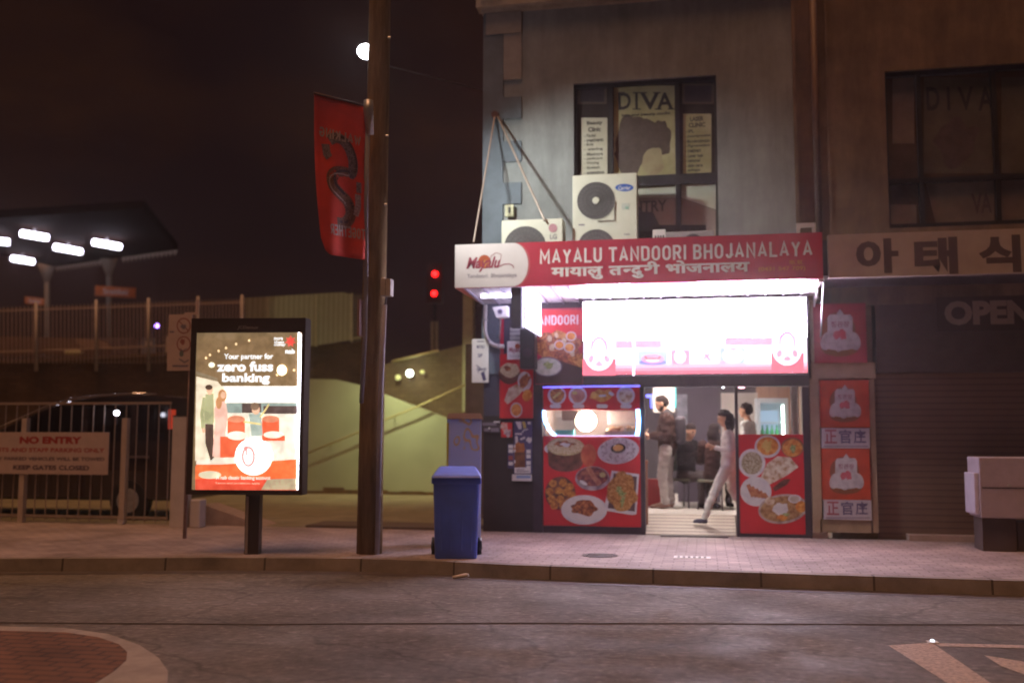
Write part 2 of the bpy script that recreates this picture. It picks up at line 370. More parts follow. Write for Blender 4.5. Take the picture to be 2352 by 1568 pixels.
# ============================================================ GROUND
def kerb_pts(z):
    pp = [(-900,1287),(-300,1287),(0,1284),(500,1281),(800,1283),(1000,1289),(1176,1298),(1700,1315),(2352,1335),(3100,1356)]
    v = [G(x, y, .14) for x, y in pp]; return [Vector((p.x, p.y, z)) for p in v]
K = kerb_pts(0)
b = B().m(asphalt); b.face([(-150,-60,0),(150,-60,0),(150,150,0),(-150,150,0)])
tag(b.build('road', base=(0,0,0)), kind='structure')
b = B().m(paving)
b.prism([Vector((p.x, p.y+.16, 0.0)) for p in K]+[Vector((60,K[-1].y+.16,0)), Vector((60,.02,0)), Vector((-60,.02,0)), Vector((-60,K[0].y+.16,0))], (0,0,.14))
tag(b.build('pavement', base=(0,0,0)), kind='structure')
b = B().m(kerbst)
KE = [Vector((-60,K[0].y,0))]+K+[Vector((60,K[-1].y,0))]
for p, q in zip(KE, KE[1:]):
    b.hexa([(p.x,p.y,-.02),(q.x,q.y,-.02),(q.x,q.y+.158,-.02),(p.x,p.y+.158,-.02),(p.x,p.y+.015,.144),(q.x,q.y+.015,.144),(q.x,q.y+.158,.144),(p.x,p.y+.158,.144)])
tag(b.build('kerb', base=(0,0,0)), kind='structure')
gut = mat('gutter', (.10,.08,.07), .7, var=.3, scale=3, bump=.3, bscale=60)
b = B().m(gut)
for p, q in zip(KE, KE[1:]): b.face([(p.x,p.y-.26,.004),(q.x,q.y-.26,.004),(q.x,q.y-.001,.004),(p.x,p.y-.001,.004)])
tag(b.build('gutter', base=(0,0,0)), kind='structure')
b = B().m(yardm).box(-60, W(1110,1000).x-.02, .02, 60, 0, .137)
b.m(mat('threshold_strip', (.12,.09,.07), .8)).box(W(700,1213).x, W(1092,1213).x, .03, .85, .137, .175)
tag(b.build('yard_ground', base=(0,0,0)), kind='structure')
# asphalt joint and road markings
seam = mat('tar_seam', (.095,.08,.07), 1.0, spec=0)
def gpoly(b, pts, z): b.face([G(x, y, 0).xy.to_3d()+Vector((0,0,z)) for x, y in pts])
b = B().m(seam)
for a, c in zip([(-700,1432),(0,1430),(600,1434),(1176,1431),(1700,1433)], [(0,1430),(600,1434),(1176,1431),(1700,1433),(3000,1437)]):
    gpoly(b, [(a[0],a[1]-1.2),(c[0],c[1]-1.2),(c[0],c[1]+1.2),(a[0],a[1]+1.2)], .004)
tag(b.build('road_seam', base=(0,0,0)), kind='structure')
lm = mat('road_line', (.50,.40,.33), .7, var=.45, scale=30, bump=.3, bscale=150)
b = B().m(lm)
gpoly(b, [(2040,1482),(2140,1476),(2275,1568),(2420,1660),(2300,1660),(2175,1568)], .004)
gpoly(b, [(2145,1477),(2600,1487),(2600,1495),(2158,1484)], .004)
gpoly(b, [(2260,1505),(2600,1560),(2600,1640),(2300,1530)], .0045)
tag(b.build('road_marking', base=(0,0,0)), kind='structure')
# traffic island
b = B()
isl = [(-700,1450),(-300,1440),(0,1437),(150,1441),(250,1455),(320,1480),(365,1510),(386,1540),(384,1570),(350,1610),(250,1660),(0,1700),(-700,1720)]
inn = [(-700,1462),(-300,1452),(0,1449),(150,1453),(225,1464),(272,1480),(292,1498),(290,1515),(262,1540),(215,1570),(120,1600),(0,1620),(-700,1640)]
ip = [G(x,y,.13) for x,y in isl]; nn_ = [G(x,y,.13) for x,y in inn]
b.m(concrete).prism([Vector((p.x,p.y,0)) for p in ip], (0,0,.13))
b.m(bricks('island_paving', (.26,.13,.08), (.22,.11,.07), (.10,.06,.05), .22, .11)).prism([Vector((p.x,p.y,.10)) for p in nn_], (0,0,.036))
tag(b.build('traffic_island', base=(0,0,0)), kind='structure')
# pavement furniture set flush
def disc(b, c, rx, ry, z0, z1, n=28):
    b.prism([(c.x+rx*math.cos(2*PI*k/n), c.y+ry*math.sin(2*PI*k/n), z0) for k in range(n)], (0,0,z1-z0))
b = B().m(mat('iron_lid', (.05,.045,.05), .5, .6, var=.3, scale=40)); c = G(1378,1275); disc(b, c, .21, .21, .13, .146)
b.m(steel)
for k in range(-3, 4): b.box(c.x-.15, c.x+.15, c.y+k*.045-.006, c.y+k*.045+.006, .146, .150)
tag(b.build('manhole_cover'), 'dark round iron manhole cover set in the paving outside the food shop', 'manhole cover')
b = B().m(white); c = G(1590,1280); b.box(c.x-.21, c.x+.21, c.y-.11, c.y+.11, .13, .147); b.m(dark)
for k in range(6): b.box(c.x-.17+k*.06, c.x-.14+k*.06, c.y-.07, c.y+.07, .147, .149)
tag(b.build('drain_cover'), 'pale rectangular drain cover in the paving outside the shop door', 'drain cover')
b = B().m(offwhite); c = G(1057,1331,.0)
b.tube([c+Vector((-.08,-.02,.025)), c+Vector((-.02,0,.035)), c+Vector((.05,.03,.045)), c+Vector((.085,.03,.05))], [.02,.026,.032,.02], 8, sy=.8)
tag(b.build('crumpled_paper'), 'crumpled white paper litter lying in the gutter below the blue bin', 'litter')
b = B().m(emis('stud_glint', (.75,.85,1), 1.5)); c = G(2142,1476,0); b.sphere((c.x,c.y,.018), (.018,.03,.012)); b.m(white).box(c.x-.04,c.x+.04,c.y-.04,c.y+.04,.004,.012)
tag(b.build('road_stud'), 'small glinting road stud beside the white line at the corner of the road', 'road stud')

# ============================================================ SHOP BUILDING
XL = W(1113,560).x
XR1 = W(1828,500).x
Z_S0 = .14
def X(px, py=1000, Y=0): return W(px, py, Y).x
def Z(py, px=1400, Y=0): return W(px, py, Y).z
greyw = mat('grey_render', (.27,.28,.30), .9, var=.14, scale=1.6, bump=.35, bscale=60)
brownw = mat('brown_render', (.21,.145,.10), .9, var=.2, scale=2, bump=.35, bscale=60)
weather(greyw, .20); weather(brownw, .30)
quo = mat('slate_blue_paint', (.13,.155,.20), .8, var=.2, scale=3)
zc = Z(888)      # head of the shop openings
zt = 8.9
bld = empty('shop_building', (X(1500), 0, .14), 'grey rendered corner building with blue quoins above the glowing food shop', 'building')
b = B().m(greyw)
wx0, wx1, wz0, wz1 = R(1318, 182, 1648, 560)
b.box(XL, wx0, 0, .3, zc+.1, zt); b.box(wx1, XR1, 0, .3, zc+.1, zt); b.box(wx0, wx1, 0, .3, wz1, zt); b.box(wx0, wx1, 0, .3, zc+.1, wz0)
b.box(XL, XL+.3, .3, 9, .14, zt)
b.build('wall', bld)
b = B().m(quo)
qx = X(1156, 350); q2 = X(1198, 350)
def zq(y): return Z(y, 1160)
b.box(XL-.03, qx, -.03, .25, zc+.2, zq(27))
for y0, y1 in ((421,470),(326,373),(225,275)): b.box(qx, q2, -.03, .02, zq(y1), zq(y0))
b.m(mat('quoin_block', (.30,.27,.27), .85, var=.15, scale=6)).box(qx+.003, q2, -.026, .02, zq(185), zq(27))
b.box(qx-.27, q2, -.045, -.031, zq(80), zq(32))
b.build('quoin', bld)
b = B().m(mat('cornice_stone', (.40,.34,.30), .85, var=.2)).box(XL-.12, XR1, -.16, .1, zq(22), zq(-60)); b.box(XL-.06, XR1, -.07, .1, zq(30), zq(22.5))
b.m(offwhite)
for k in range(3): b.box(XL-.05+k*.12, XL+.03+k*.12, -.19, -.161, zq(8), zq(-14))
b.build('cornice', bld)
# upper window, its frame and the salon signs in it
win = B().m(black)
fx = [R(x, 182, x+1, 560)[0] for x in (1318, 1403, 1556, 1648)]
zz = [Z(y, 1480) for y in (560, 421, 404, 184)]
def fr(b, x0, x1, z0, z1, y0=.06, y1=.13): b.box(x0, x1, y0, y1, z0, z1)
for x in fx: fr(win, x-.03, x+.03, wz0, wz1)
fr(win, fx[0], fx[3], wz1-.06, wz1, .055, .125); fr(win, fx[0], fx[3], zz[1]-.02, zz[2]-.02+.04, .055, .125); fr(win, fx[0], fx[3], wz0, wz0+.05, .055, .125)
wo = win.build('window', bld)
wb = B().m(mat('dim_glass', (.05,.04,.04), .15, var=.3, scale=2)).box(fx[0], fx[3], .15, .17, wz0, wz1)
wp = wallprint(.149)
olive = food('faded_sign', (.30,.27,.15), (.36,.32,.19), (.42,.38,.24), 3)
greyg = food('sign_white_aged', (.46,.43,.36), (.50,.47,.40), (.54,.52,.46), 3)
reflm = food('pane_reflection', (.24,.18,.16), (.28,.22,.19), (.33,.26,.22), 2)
wp.rect(1410,197,1552,412,olive)
for cx, cy, rx, ry, s in ((1450,330,40,62,1),(1480,310,50,36,2),(1520,318,22,40,5),(1436,362,22,34,7)): wp.ell(cx,cy,rx,ry,mat('print_dark',(.08,.055,.05),.6,var=.3,scale=9),0,.25,30,s)  # dark printed shapes in the sign picture
wp.ell(1500,372,24,34,food('photo_skin',(.28,.24,.15),(.32,.27,.17),(.26,.2,.13),4),.15,.2,26,3)
for c_, x0, x1 in (('D',1420,1449),('I',1459,1465),('V',1471,1515),('A',1508,1546)): wp.text(c_, x0, 213, x1, 252, ink, .022)
for (x0,x1,y) in ((1420,1434,213.5),(1420,1434,251),(1453,1472,213.5),(1453,1472,251),(1468,1486,213.5),(1500,1518,213.5),(1504,1520,251),(1534,1550,251)): wp.rect(x0,y-1.4,x1,y+1.4,ink)
wp.text('hair and beauty studio', 1428, 259, 1540, 268, ink, .03)
wp.rect(1335,271,1395,404,greyg); wp.text('Beauty',1348,278,1384,289,ink,.04); wp.text('Clinic',1351,292,1380,303,ink,.04)
for k,(t,w) in enumerate((('Facial',26),('treatments',44),('Body',22),('waxing',43),('Manicure',43),('pedicure',42),('Waxing',34),('Eyelash',36),('extensions',46))): wp.text('- '+t,1342,308+k*10.6,1342+w,315.5+k*10.6,ink,.03)
wp.rect(1569,262,1634,402,olive); wp.text('LASER',1585,268,1616,279,ink,.04); wp.text('CLINIC',1582,282,1620,293,ink,.04)
for k,(t,w) in enumerate((('IPL',20),('photorejuvenation',58),('Microdermabrasion',56),('Pigmentation',56),('treatment',36),('Laser hair',42),('removal',34),('skin care',40),('packages',34))): wp.text('- '+t,1574,298+k*11.2,1574+w,306+k*11.2,ink,.03)
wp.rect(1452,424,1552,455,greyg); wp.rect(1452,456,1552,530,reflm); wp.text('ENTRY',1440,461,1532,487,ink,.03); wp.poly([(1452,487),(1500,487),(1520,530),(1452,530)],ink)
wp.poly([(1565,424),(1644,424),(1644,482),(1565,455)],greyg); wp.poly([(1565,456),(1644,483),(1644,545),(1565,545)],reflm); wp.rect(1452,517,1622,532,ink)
for x0,x1 in ((1327,1394),(1567,1640)): wp.rect(x0,193,x1,240,mat('vent_frame',(.12,.09,.07),.7)); wp.rect(x0+6,198,x1-6,235,dark)
for o, nm in ((wb,'pane'),(wp,'window_sign')):
    child_of_child(o.build(nm, bld), wo)
# ground floor fascia, posts, lintel
pillars = B().m(dark)
zl0, zl1 = Z(888), Z(812)
def post(x0, x1, y0=-.01, y1=.16, top=888, bot=None, bb=pillars):
    a, c, z0, z1 = R(x0, top, x1, 1216, 0); bb.box(a, c, y0, y1, .14 if bot is None else bot, z1)
post(1225,1246); post(1471,1481); post(1690,1697, -.012); post(1846,1862)
lx0, lx1 = R(1225,860,1862,888)[:2]
pillars.box(lx0, lx1, -.014, .16, Z(888,1560), 3.62)
pillars.build('shopfront_frame', bld)
# dark left wall with posters behind the bin
a0, a1 = XL, R(1225,888,1246,1216)[0]
lw = B().m(mat('dark_shutter', (.028,.020,.020), .6, var=.3, scale=3)).box(a0, a1, .0, .3, .14, 3.62)
lw.m(mat('dark_blue_wall', (.05,.045,.08), .6)).box(a0, a1, -.006, 0, Z(955,1180), 3.62)
lw.m(steel)
for k in range(6):
    x0_, x1_, zb, ztp = R(1172, 752+k*10, 1222, 760+k*10); lw.box(x0_, x1_, -.03, -.006, zb, ztp)
lw.build('side_wall', bld)
# interior shell
ZI = .38; YB = 6.2
ix0, ix1 = X(1246)+.02, X(1850)+.35
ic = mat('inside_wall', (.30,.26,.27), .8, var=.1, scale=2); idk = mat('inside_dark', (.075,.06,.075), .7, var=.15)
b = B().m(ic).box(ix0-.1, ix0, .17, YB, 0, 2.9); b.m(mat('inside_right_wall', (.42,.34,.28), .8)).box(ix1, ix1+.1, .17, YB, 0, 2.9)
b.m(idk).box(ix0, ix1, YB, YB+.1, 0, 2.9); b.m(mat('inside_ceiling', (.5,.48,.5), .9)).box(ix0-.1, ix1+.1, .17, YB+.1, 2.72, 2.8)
b.build('interior_wall', bld)
deck = bands('deck_boards', (.62,.52,.44), (.25,.17,.15), 1, .125, .6, width=.72)
b = B().m(mat('tile_floor', (.60,.54,.50), .35, var=.12, scale=2)).box(ix0, ix1, .78, YB, 0, ZI)
rx0, rx1 = X(1481,1200), X(1691,1200)
b.m(deck).hexa([(rx0,-.0,0),(rx1,-.0,0),(rx1,.778,0),(rx0,.778,0),(rx0,-.0,.155),(rx1,-.0,.155),(rx1,.778,ZI+.002),(rx0,.778,ZI+.002)])
b.m(dark).box(X(1518,1215), X(1672,1215), -.22, -.012, .141, .152)
b.build('interior_floor', bld)

# kiosk front: red header, window, red lower panel
kx0, kx1 = R(1248,888,1471,1210)[:2]
def zk(y): return Z(y, 1360, -.01)
kb = B().m(redp).box(kx0, kx1, .0, .16, zk(1208), zk(1001)); kb.box(kx0, kx1, .0, .16, zk(941), Z(884,1360)); kb.m(dark).box(kx0, kx1, .0, .16, .14, zk(1208.5))
kb.build('kiosk_front', bld)
gp = B().m(glass('window_glass', t=.93)).box(kx0, kx1, .05, .06, zk(1001), zk(941)).build('kiosk_window', bld)
# right front: window over red panel
sx0, sx1 = R(1697,880,1846,1216)[:2]
def zs(y): return Z(y, 1770, -.01)
sb = B().m(redp).box(sx0, sx1, .0, .14, .16, zs(997)); sb.m(dark).box(sx0, sx1, -.004, .16, .14, .19); sb.build('right_front', bld)
B().m(glass('window_glass')).box(sx0, sx1, .05, .06, zs(997), zs(880)).build('right_window', bld)

# ============================================================ AWNING AND SIGNS
YA = -1.40
fxa, fxb = W(1045,610,YA).x, W(1890,600,YA).x
fz1 = (W(1048,560,YA).z + W(1880,536,YA).z)/2; fz0 = (W(1058,666,YA).z + W(1880,634,YA).z)/2
aw = empty('shop_awning', ((fxa+fxb)/2, -.7, fz0), 'flat white ribbed awning over the food shop carrying its red name board', 'awning')
rib = bands('awning_ribs', (.78,.76,.80), (.55,.52,.60), 0, .18, .45, width=.9, bump=.8, var=.03)
b = B().m(rib)
def sof(x0, x1, d0, d1, bb): bb.hexa([(x0,YA+.08,fz0+d0),(x1,YA+.08,fz0+d0),(x1,-.001,fz0+d0-.075),(x0,-.001,fz0+d0-.075),(x0,YA+.08,fz0+d1),(x1,YA+.08,fz0+d1),(x1,-.001,fz0+d1),(x0,-.001,fz0+d1)])
sof(fxa+.06, fxb-.06, .03, .09, b); b.build('soffit', aw)
b = B().m(mat('soffit_rib', (.40,.36,.46), .5))
x = fxa+.1
while x < fxb-.08: sof(x, x+.016, .008, .0285, b); x += .24
b.build('soffit_rib', aw)
b = B().m(emis('awning_tube', (.82,.76,1), 9)).box(fxa+.22, W(1165,680,YA).x, -.75, -.68, fz0-.045, fz0-.02); b.build('tube_light', aw)
b = B().m(mat('awning_roof', (.22,.20,.20), .7)).box(fxa+.05, fxb-.05, YA+.09, -.001, fz0+.095, fz0+.22)
b.build('roof', aw)
b = B().m(mat('awning_side', (.45,.10,.07), .5)).box(fxa, fxa+.06, YA+.07, .0, fz0-.005, fz0+.10)
b.build('side_board', aw); b = B()
b.m(offwhite).box(fxb-.05, fxb, YA+.07, 0, fz0-.03, fz0+.12)
b.build('end_board', aw); b = B()
b.m(steel).tube([(fxb+.02, -1.28, fz0+.02), (fxb+.10, -.06, fz0-.62)], .012, 6)
b.build('stay', aw); b = B()
b.m(white).prism([(fxb+.01,-.55,fz0-.02),(fxb+.01,-.08,fz0-.02),(fxb+.01,-.08,fz0-.2)], (.02,0,0))
b.build('gusset', aw)
# name board
nb = empty('name_board', ((fxa+fxb)/2, YA, fz0), 'long red shop name board with white English and Nepali lettering and a white logo end', 'sign')
b = B().m(maroon).box(fxa, fxb, YA, YA+.07, fz0, fz1)
P = wallprint(YA-.0005); bx = P.pxbox
board = b.build('board', nb)
def fzr(v): return fz0+(fz1-fz0)*v
P.conv = lambda a, b_: (a, b_)
xr = W(1178,600,YA).x; xm = W(1213,600,YA).x
pts = [(fxa, fz0), (fxa, fz1), (xr, fz1)]+[(xr+(xm-xr)*math.cos(math.radians(t)), fzr(.5+.5*math.sin(math.radians(t)))) for t in range(80, -81, -10)]+[(xr, fz0)]
P.poly([(p[0]+(.03 if k >= 2 else 0), p[1]) for k, p in enumerate(pts)], mat('board_edge', (.42,.10,.12), .5))
P.poly(pts, mat('board_white', (.66,.58,.62), .5, var=.04))
P.conv = lambda px, py: (W(px,py,YA).x, W(px,py,YA).z)
P.stext('MAYALU TANDOORI BHOJANALAYA', 1240, 560, 1866, 600, whitep, w=.40, t=.145, gap=.13)
def deva(body, crop=None, bold=.035): return text_polys(body, bold, crop=crop)
def sequence(items, gapx=.0):
    """put words / letter pieces side by side on a shared head line"""
    x = 0; g = []
    for it in items:
        if it == ' ': x += .28; continue
        q = deva(*it) if isinstance(it, tuple) else deva(it); x0, x1, _, _ = bounds(q)
        g.append([[(px-x0+x, py) for px, py in f] for f in q]); x += x1-x0+gapx
    return g
half = text_polys('\u0928', .035); hb = bounds(half)
P.fit(sequence(['\u092e\u093e\u092f\u093e\u0932\u0941', ' ', '\u0924', ('\u0928', hb[0]+(hb[1]-hb[0])*.60), '\u0926\u0941', '\u0930\u0940', ' ', '\u092d\u094b\u091c\u0928\u093e\u0932\u092f'], -.01), P.pxbox(1266,600,1722,638), whitep)
P.text('(0431 547 709)', 1742, 612, 1850, 624, mat('orange_print', (.55,.16,.03), .5), .02)
P.text('\u0915.\u0938.', 1812, 598, 1846, 608, mat('orange_print', (.5,.15,.03), .5), .02)
logo = mat('logo_maroon', (.28,.03,.07), .5)
P.ell(1113,601,14.5,15.5,mat('logo_sun', (.40,.07,.02), .5)); P.ell(1117,605,8,8,mat('logo_gold', (.55,.25,.05), .5))
P.text('Mayalu', 1071, 590, 1150, 624, logo, .03, .35)
P.line([(1146,612),(1158,607),(1170,606),(1178,610),(1180,616)], .012, logo)
P.line([(1124,600),(1128,588),(1140,580),(1152,585),(1150,596),(1142,603)], .006, logo)
P.text('Tandoori  Bhojanalaya', 1073, 628, 1187, 640, mat('logo_grey', (.22,.18,.25), .5), .0)
P.build('lettering', nb)
# thin LED line under the board
b = B().m(emis('led_violet', (.75,.62,1), 14))
for a, c in ((1420,1445),(1600,1690),(1765,1790),(1815,1850)):
    x0_, x1_ = W(a,640,YA).x, W(c,640,YA).x; b.box(x0_, x1_, YA+.02, YA+.06, fz0-.016, fz0-.002); b.build('led_strip', nb); b = B().m(emis('led_violet', (.75,.62,1), 14))
b = B().m(emis('led_pink', (1,.25,.5), 5)); b.box(W(1450,640,YA).x, W(1595,640,YA).x, YA+.02, YA+.06, fz0-.012, fz0-.002)
b.build('led_strip', nb)

# glowing light box over the door
ls = empty('light_box_sign', (X(1595), -.3, Z(860,1595,-.3)), 'overexposed white illuminated menu sign with a pink bottom edge above the door', 'sign')
lx0, lx1, lz0, lz1 = R(1340,688,1853,858,-.30)
b = B().m(dark).box(lx0-.015, lx1+.015, -.29, -.03, lz0-.015, lz1+.015); b.build('case', ls)
P = wallprint(-.291)
P.rect(1340,688,1853,858,emis('sign_white', (.90,.80,1.0), 17)) if False else None
P.conv = lambda a, b_: (a, b_)
P.rect(lx0,lz0,lx1,lz1,emis('sign_white', (.90,.78,1.0), 46)); P.rect(lx0,lz0,lx1,lz0+(lz1-lz0)*.47,emis('sign_lower', (.97,.93,1.0), 1.25))
pk = emis('sign_pink', (1,.20,.27), 1.05); pl = emis('sign_pale_pink', (1,.50,.64), .95); vio = emis('sign_violet', (.78,.58,1), 1.0); pbl = emis('sign_pale_blue', (.62,.78,1), .9)
hh = lz1-lz0
P.rect(lx0, lz0, lx1, lz0+hh*.115, pk); P.rect(lx0, lz0+hh*.045, lx1, lz0+hh*.13, emis('sign_pink_mid', (1,.36,.46), 1.1))
P.rect(lx0, lz0+hh*.085, lx1, lz0+hh*.135, emis('sign_pink_light', (1,.55,.66), 1.15))
P.conv = lambda px, py: (W(px,py,-.291).x, W(px,py,-.291).z)
def pocket(x):
    s = -20 if x > 1600 else 0; y = 812+(0 if x < 1600 else -12)
    P.poly([(x-38,y+50),(x-38,y+12),(x+38,y+12),(x+38,y+50)] if x < 1600 else [(x-36,y+50),(x-36,y+10),(x+38,y+10),(x+38,y+48)], pk)
    P.ell(x, y+2, 34, 37, emis('sign_lower', (.97,.93,1.0), 1.25)); P.ell(x, y-16, 19, 25, emis('sign_arch', (.98,.45,.75), .95)); P.ell(x, y-9, 14.5, 24, emis('sign_glow', (.98,.93,1), 1.7))
    P.ell(x-18, y+12, 6, 9, pl, .3); P.ell(x+18, y+12, 6, 9, pl, -.3); P.poly([(x-10,y+26),(x,y+15),(x+11,y+26),(x,y+30)], pl)
pocket(1376); pocket(1808)
P.rect(1414,783,1452,799,pl); P.rect(1459,782,1519,798,pl); P.rect(1666,774,1774,792,pl)
P.rect(1466,806,1532,839,pbl); P.ell(1499,832,31,7,emis('sign_blue_plate',(.42,.40,.95),.9)); P.ell(1499,824,26,10,pl); P.ell(1499,827,14,3,emis('sign_white2',(1,.95,1),1.5)); P.line([(1481,818),(1486,824),(1512,824),(1517,818)],.02,pk)
P.rect(1542,804,1584,836,pl); P.ell(1562,819,13,15,emis('sign_white3',(1,.96,1),1.6)); P.line([(1612,828),(1630,812)],.03,pl); P.line([(1618,812),(1632,830)],.03,pl); P.line([(1628,826),(1645,808)],.02,vio)
P.rect(1653,799,1710,836,pbl); P.ell(1684,816,24,17,emis('sign_white3',(1,.96,1),1.6)); P.ell(1684,802,8,4,vio); P.ell(1660,832,8,4,vio); P.rect(1716,798,1772,835,emis('sign_white2',(1,.95,1),1.5)); P.line([(1728,800),(1738,806),(1748,800)],.02,pl)
P.rect(1454,800,1457,862,emis('sign_seam',(.95,.9,1),6))
P.build('sign_face', ls)

# lit side panel under the awning, dark post and speaker beside it
sp0, sp1 = W(1197,700,-1.35), W(1244,720,-.06)
xs = sp1.x-.02; zb1 = W(1244,772,-.06).z; zt1 = fz0-.01
sp = empty('side_light_panel', (xs, -.7, zb1), 'glowing white side panel hanging under the left end of the shop awning', 'light panel')
yF = -1.30
dd = ray(1198,700); tt = (xs-CAM.x)/dd.x; yF = max(-1.34, CAM.y+dd.y*tt)
B().m(emis('side_panel_glow', (.78,.72,1), 4.5)).box(xs, xs+.012, yF, -.05, zb1, zt1).build('panel', sp)
B().m(emis('side_panel_glow', (.78,.72,1), 4.5)).box(xs-.03, xs-.018, yF, -.05, zb1, zt1).build('added_rear_glow', sp)  # unseen glowing rear face, added to light the left soffit
B().m(black).box(xs-.017, xs-.001, yF-.012, -.04, zb1-.012, zt1).build('frame', sp)
p0 = W(1174,700,-1.33); p1 = W(1197,700,-1.33)
b = B().m(mat('dark_post', (.03,.025,.045), .5)).box(p0.x, p1.x, -1.33, -1.2, W(1185,752,-1.33).z, fz0-.004)
tag(b.build('hanging_post'), 'dark hanging post between the two lit halves of the awning underside', 'post')
r_ = R(1194,755,1228,846,-.32)
spk = empty('loud_speaker', ((r_[0]+r_[1])/2,-.2,r_[2]), 'black box loudspeaker hung below the glowing side panel', 'speaker')
B().m(black).box(r_[0],r_[1],-.32,-.06,r_[2],r_[3]).build('cabinet', spk, bevel=.01)
b = B().m(dark); c = Vector(((r_[0]+r_[1])/2,-.325,(r_[2]+r_[3])/2-.06)); b.tube([c+Vector((0,.003,0)), c-Vector((0,.004,0))], .07, 20); b.build('cone', spk)

# security camera, white conduit, paper notice, tandoori banner, menu banner
r_ = R(1131,702,1164,729,-.5)
fl = empty('security_camera', ((r_[0]+r_[1])/2,-.45,r_[2]), 'white security camera on the wall under the left corner of the awning', 'camera')
B().m(white).hexa([(r_[0]+.06,-.5,r_[2]),(r_[1],-.5,r_[2]+.02),(r_[1],-.3,r_[2]+.02),(r_[0]+.06,-.3,r_[2]),(r_[0],-.5,r_[3]-.02),(r_[1]+.0,-.5,r_[3]),(r_[1],-.3,r_[3]),(r_[0],-.3,r_[3]-.02)]).build('housing', fl)
b = B().m(mat('lens_violet', (.25,.22,.35), .2)); c = Vector(((r_[0]+r_[1])/2+.01,-.503,(r_[2]+r_[3])/2)); b.tube([c+Vector((0,.004,0)), c-Vector((0,.01,0))], .038, 18); b.m(ink).tube([c-Vector((0,.0101,0)), c-Vector((0,.013,0))], .017, 14); b.build('lens', fl)
b = B().m(steel).tube([(r_[0]+.09,-.35,r_[2]+.01),(r_[0]-.0,-.0,r_[2]-.28)], .014, 6); b.build('bracket', fl)
cpts = [W(x_,y_,-.10) for x_,y_ in ((1115,700),(1114,735),(1114,760),(1117,774),(1124,785),(1134,792),(1146,795),(1158,795))]
b = B().m(mat('pvc_pipe', (.60,.57,.55), .4)).tube(cpts, .032, 10); b.m(steel)
for p_ in (cpts[1], cpts[4], cpts[6]): b.obox(p_, (.075,.075,.02) if p_ is cpts[1] else (.02,.075,.075))
tag(b.build('conduit'), 'white plastic pipe curving down from the awning to the red menu banner', 'pipe')
P = wallprint(-.065); r_ = P.pxbox(1084,778,1122,878)
P.m(white).box(r_[0],r_[1],-.065,-.04,r_[2],r_[3]); P.text('MAYALU',1095,792,1113,800,inkblue,.03); P.text('2F',1097,812,1108,820,inkblue,.03)
P.text('beauty',1095,842,1118,854,inkblue,.02,.3); P.line([(1094,838),(1103,845),(1098,856)],.012,inkblue); P.poly([(1104,856),(1112,852),(1117,872),(1110,875)],inkblue); P.rect(1096,783,1112,785,inkblue)
tag(P.build('wall_notice'), 'narrow white notice with blue print on the corner beside the white pipe', 'notice')
plate_w = food('plate_white', (.62,.60,.66), (.70,.68,.72), (.76,.74,.78), 8)
curry = food('curry', (.20,.05,.015), (.42,.15,.03), (.62,.34,.10), 26); rice = food('rice', (.42,.28,.12), (.62,.50,.32), (.80,.72,.58), 60)
meat = food('roast', (.10,.025,.012), (.28,.07,.025), (.52,.20,.07), 30); naan = food('naan', (.42,.24,.12), (.66,.54,.42), (.80,.74,.64), 14)
green = food('herb', (.10,.20,.04), (.30,.42,.12), (.5,.55,.3), 60); raita = food('raita', (.42,.50,.40), (.56,.62,.52), (.66,.7,.62), 16)
noodle = food('noodles', (.30,.12,.02), (.50,.24,.06), (.62,.38,.14), 40); orange_ = food('orange_curry', (.55,.16,.02), (.70,.28,.05), (.80,.45,.12), 18)
brownpot = food('clay_pot', (.06,.02,.015), (.13,.045,.03), (.2,.07,.05), 10)
# tandoori banner on the wall left of the light box
P = wallprint(-.05); r_ = P.pxbox(1229,708,1338,882)
P.m(maroon).box(r_[0],r_[1],-.05,-.016,r_[2],r_[3]); P.rect(1230,712,1338,770,redp)
P.stext('TANDOORI',1222,722,1328,748,whitep,w=.40,t=.15,gap=.12)
for x_,y_,rx,ry,s in ((1262,782,30,16,1),(1288,778,26,16,2),(1314,795,22,24,3),(1250,802,22,20,4),(1283,806,34,22,5),(1320,835,18,30,6),(1300,850,24,24,7)): P.ell(x_,y_,rx,ry,meat if s%2 else curry,.2*s,.3,26,s)
for x_,y_,s in ((1278,770,4),(1262,778,5),(1296,783,5),(1268,798,6),(1315,812,5)): P.ell(x_,y_,s+3,s,rice,.3*s,.2)
for x_,y_,r in ((1285,792,12),(1312,772,12),(1308,798,13)): P.ell(x_,y_,r,r*.9,plate_w); P.ell(x_,y_,r*.8,r*.72,orange_)
P.poly([(1230,826),(1262,820),(1338,845),(1338,881),(1230,881)],mat('banner_low_dark',(.06,.03,.03),.6))  # darker printed area across the lower banner
P.ell(1258,842,34,23,mat('bowl_rim',(.16,.15,.18),.4)); P.ell(1258,842,31,20,raita); P.ell(1261,839,12,7,green,.2,.4)
tag(P.build('tandoori_banner'), 'red food banner reading TANDOORI between the side light panel and the light box', 'banner')
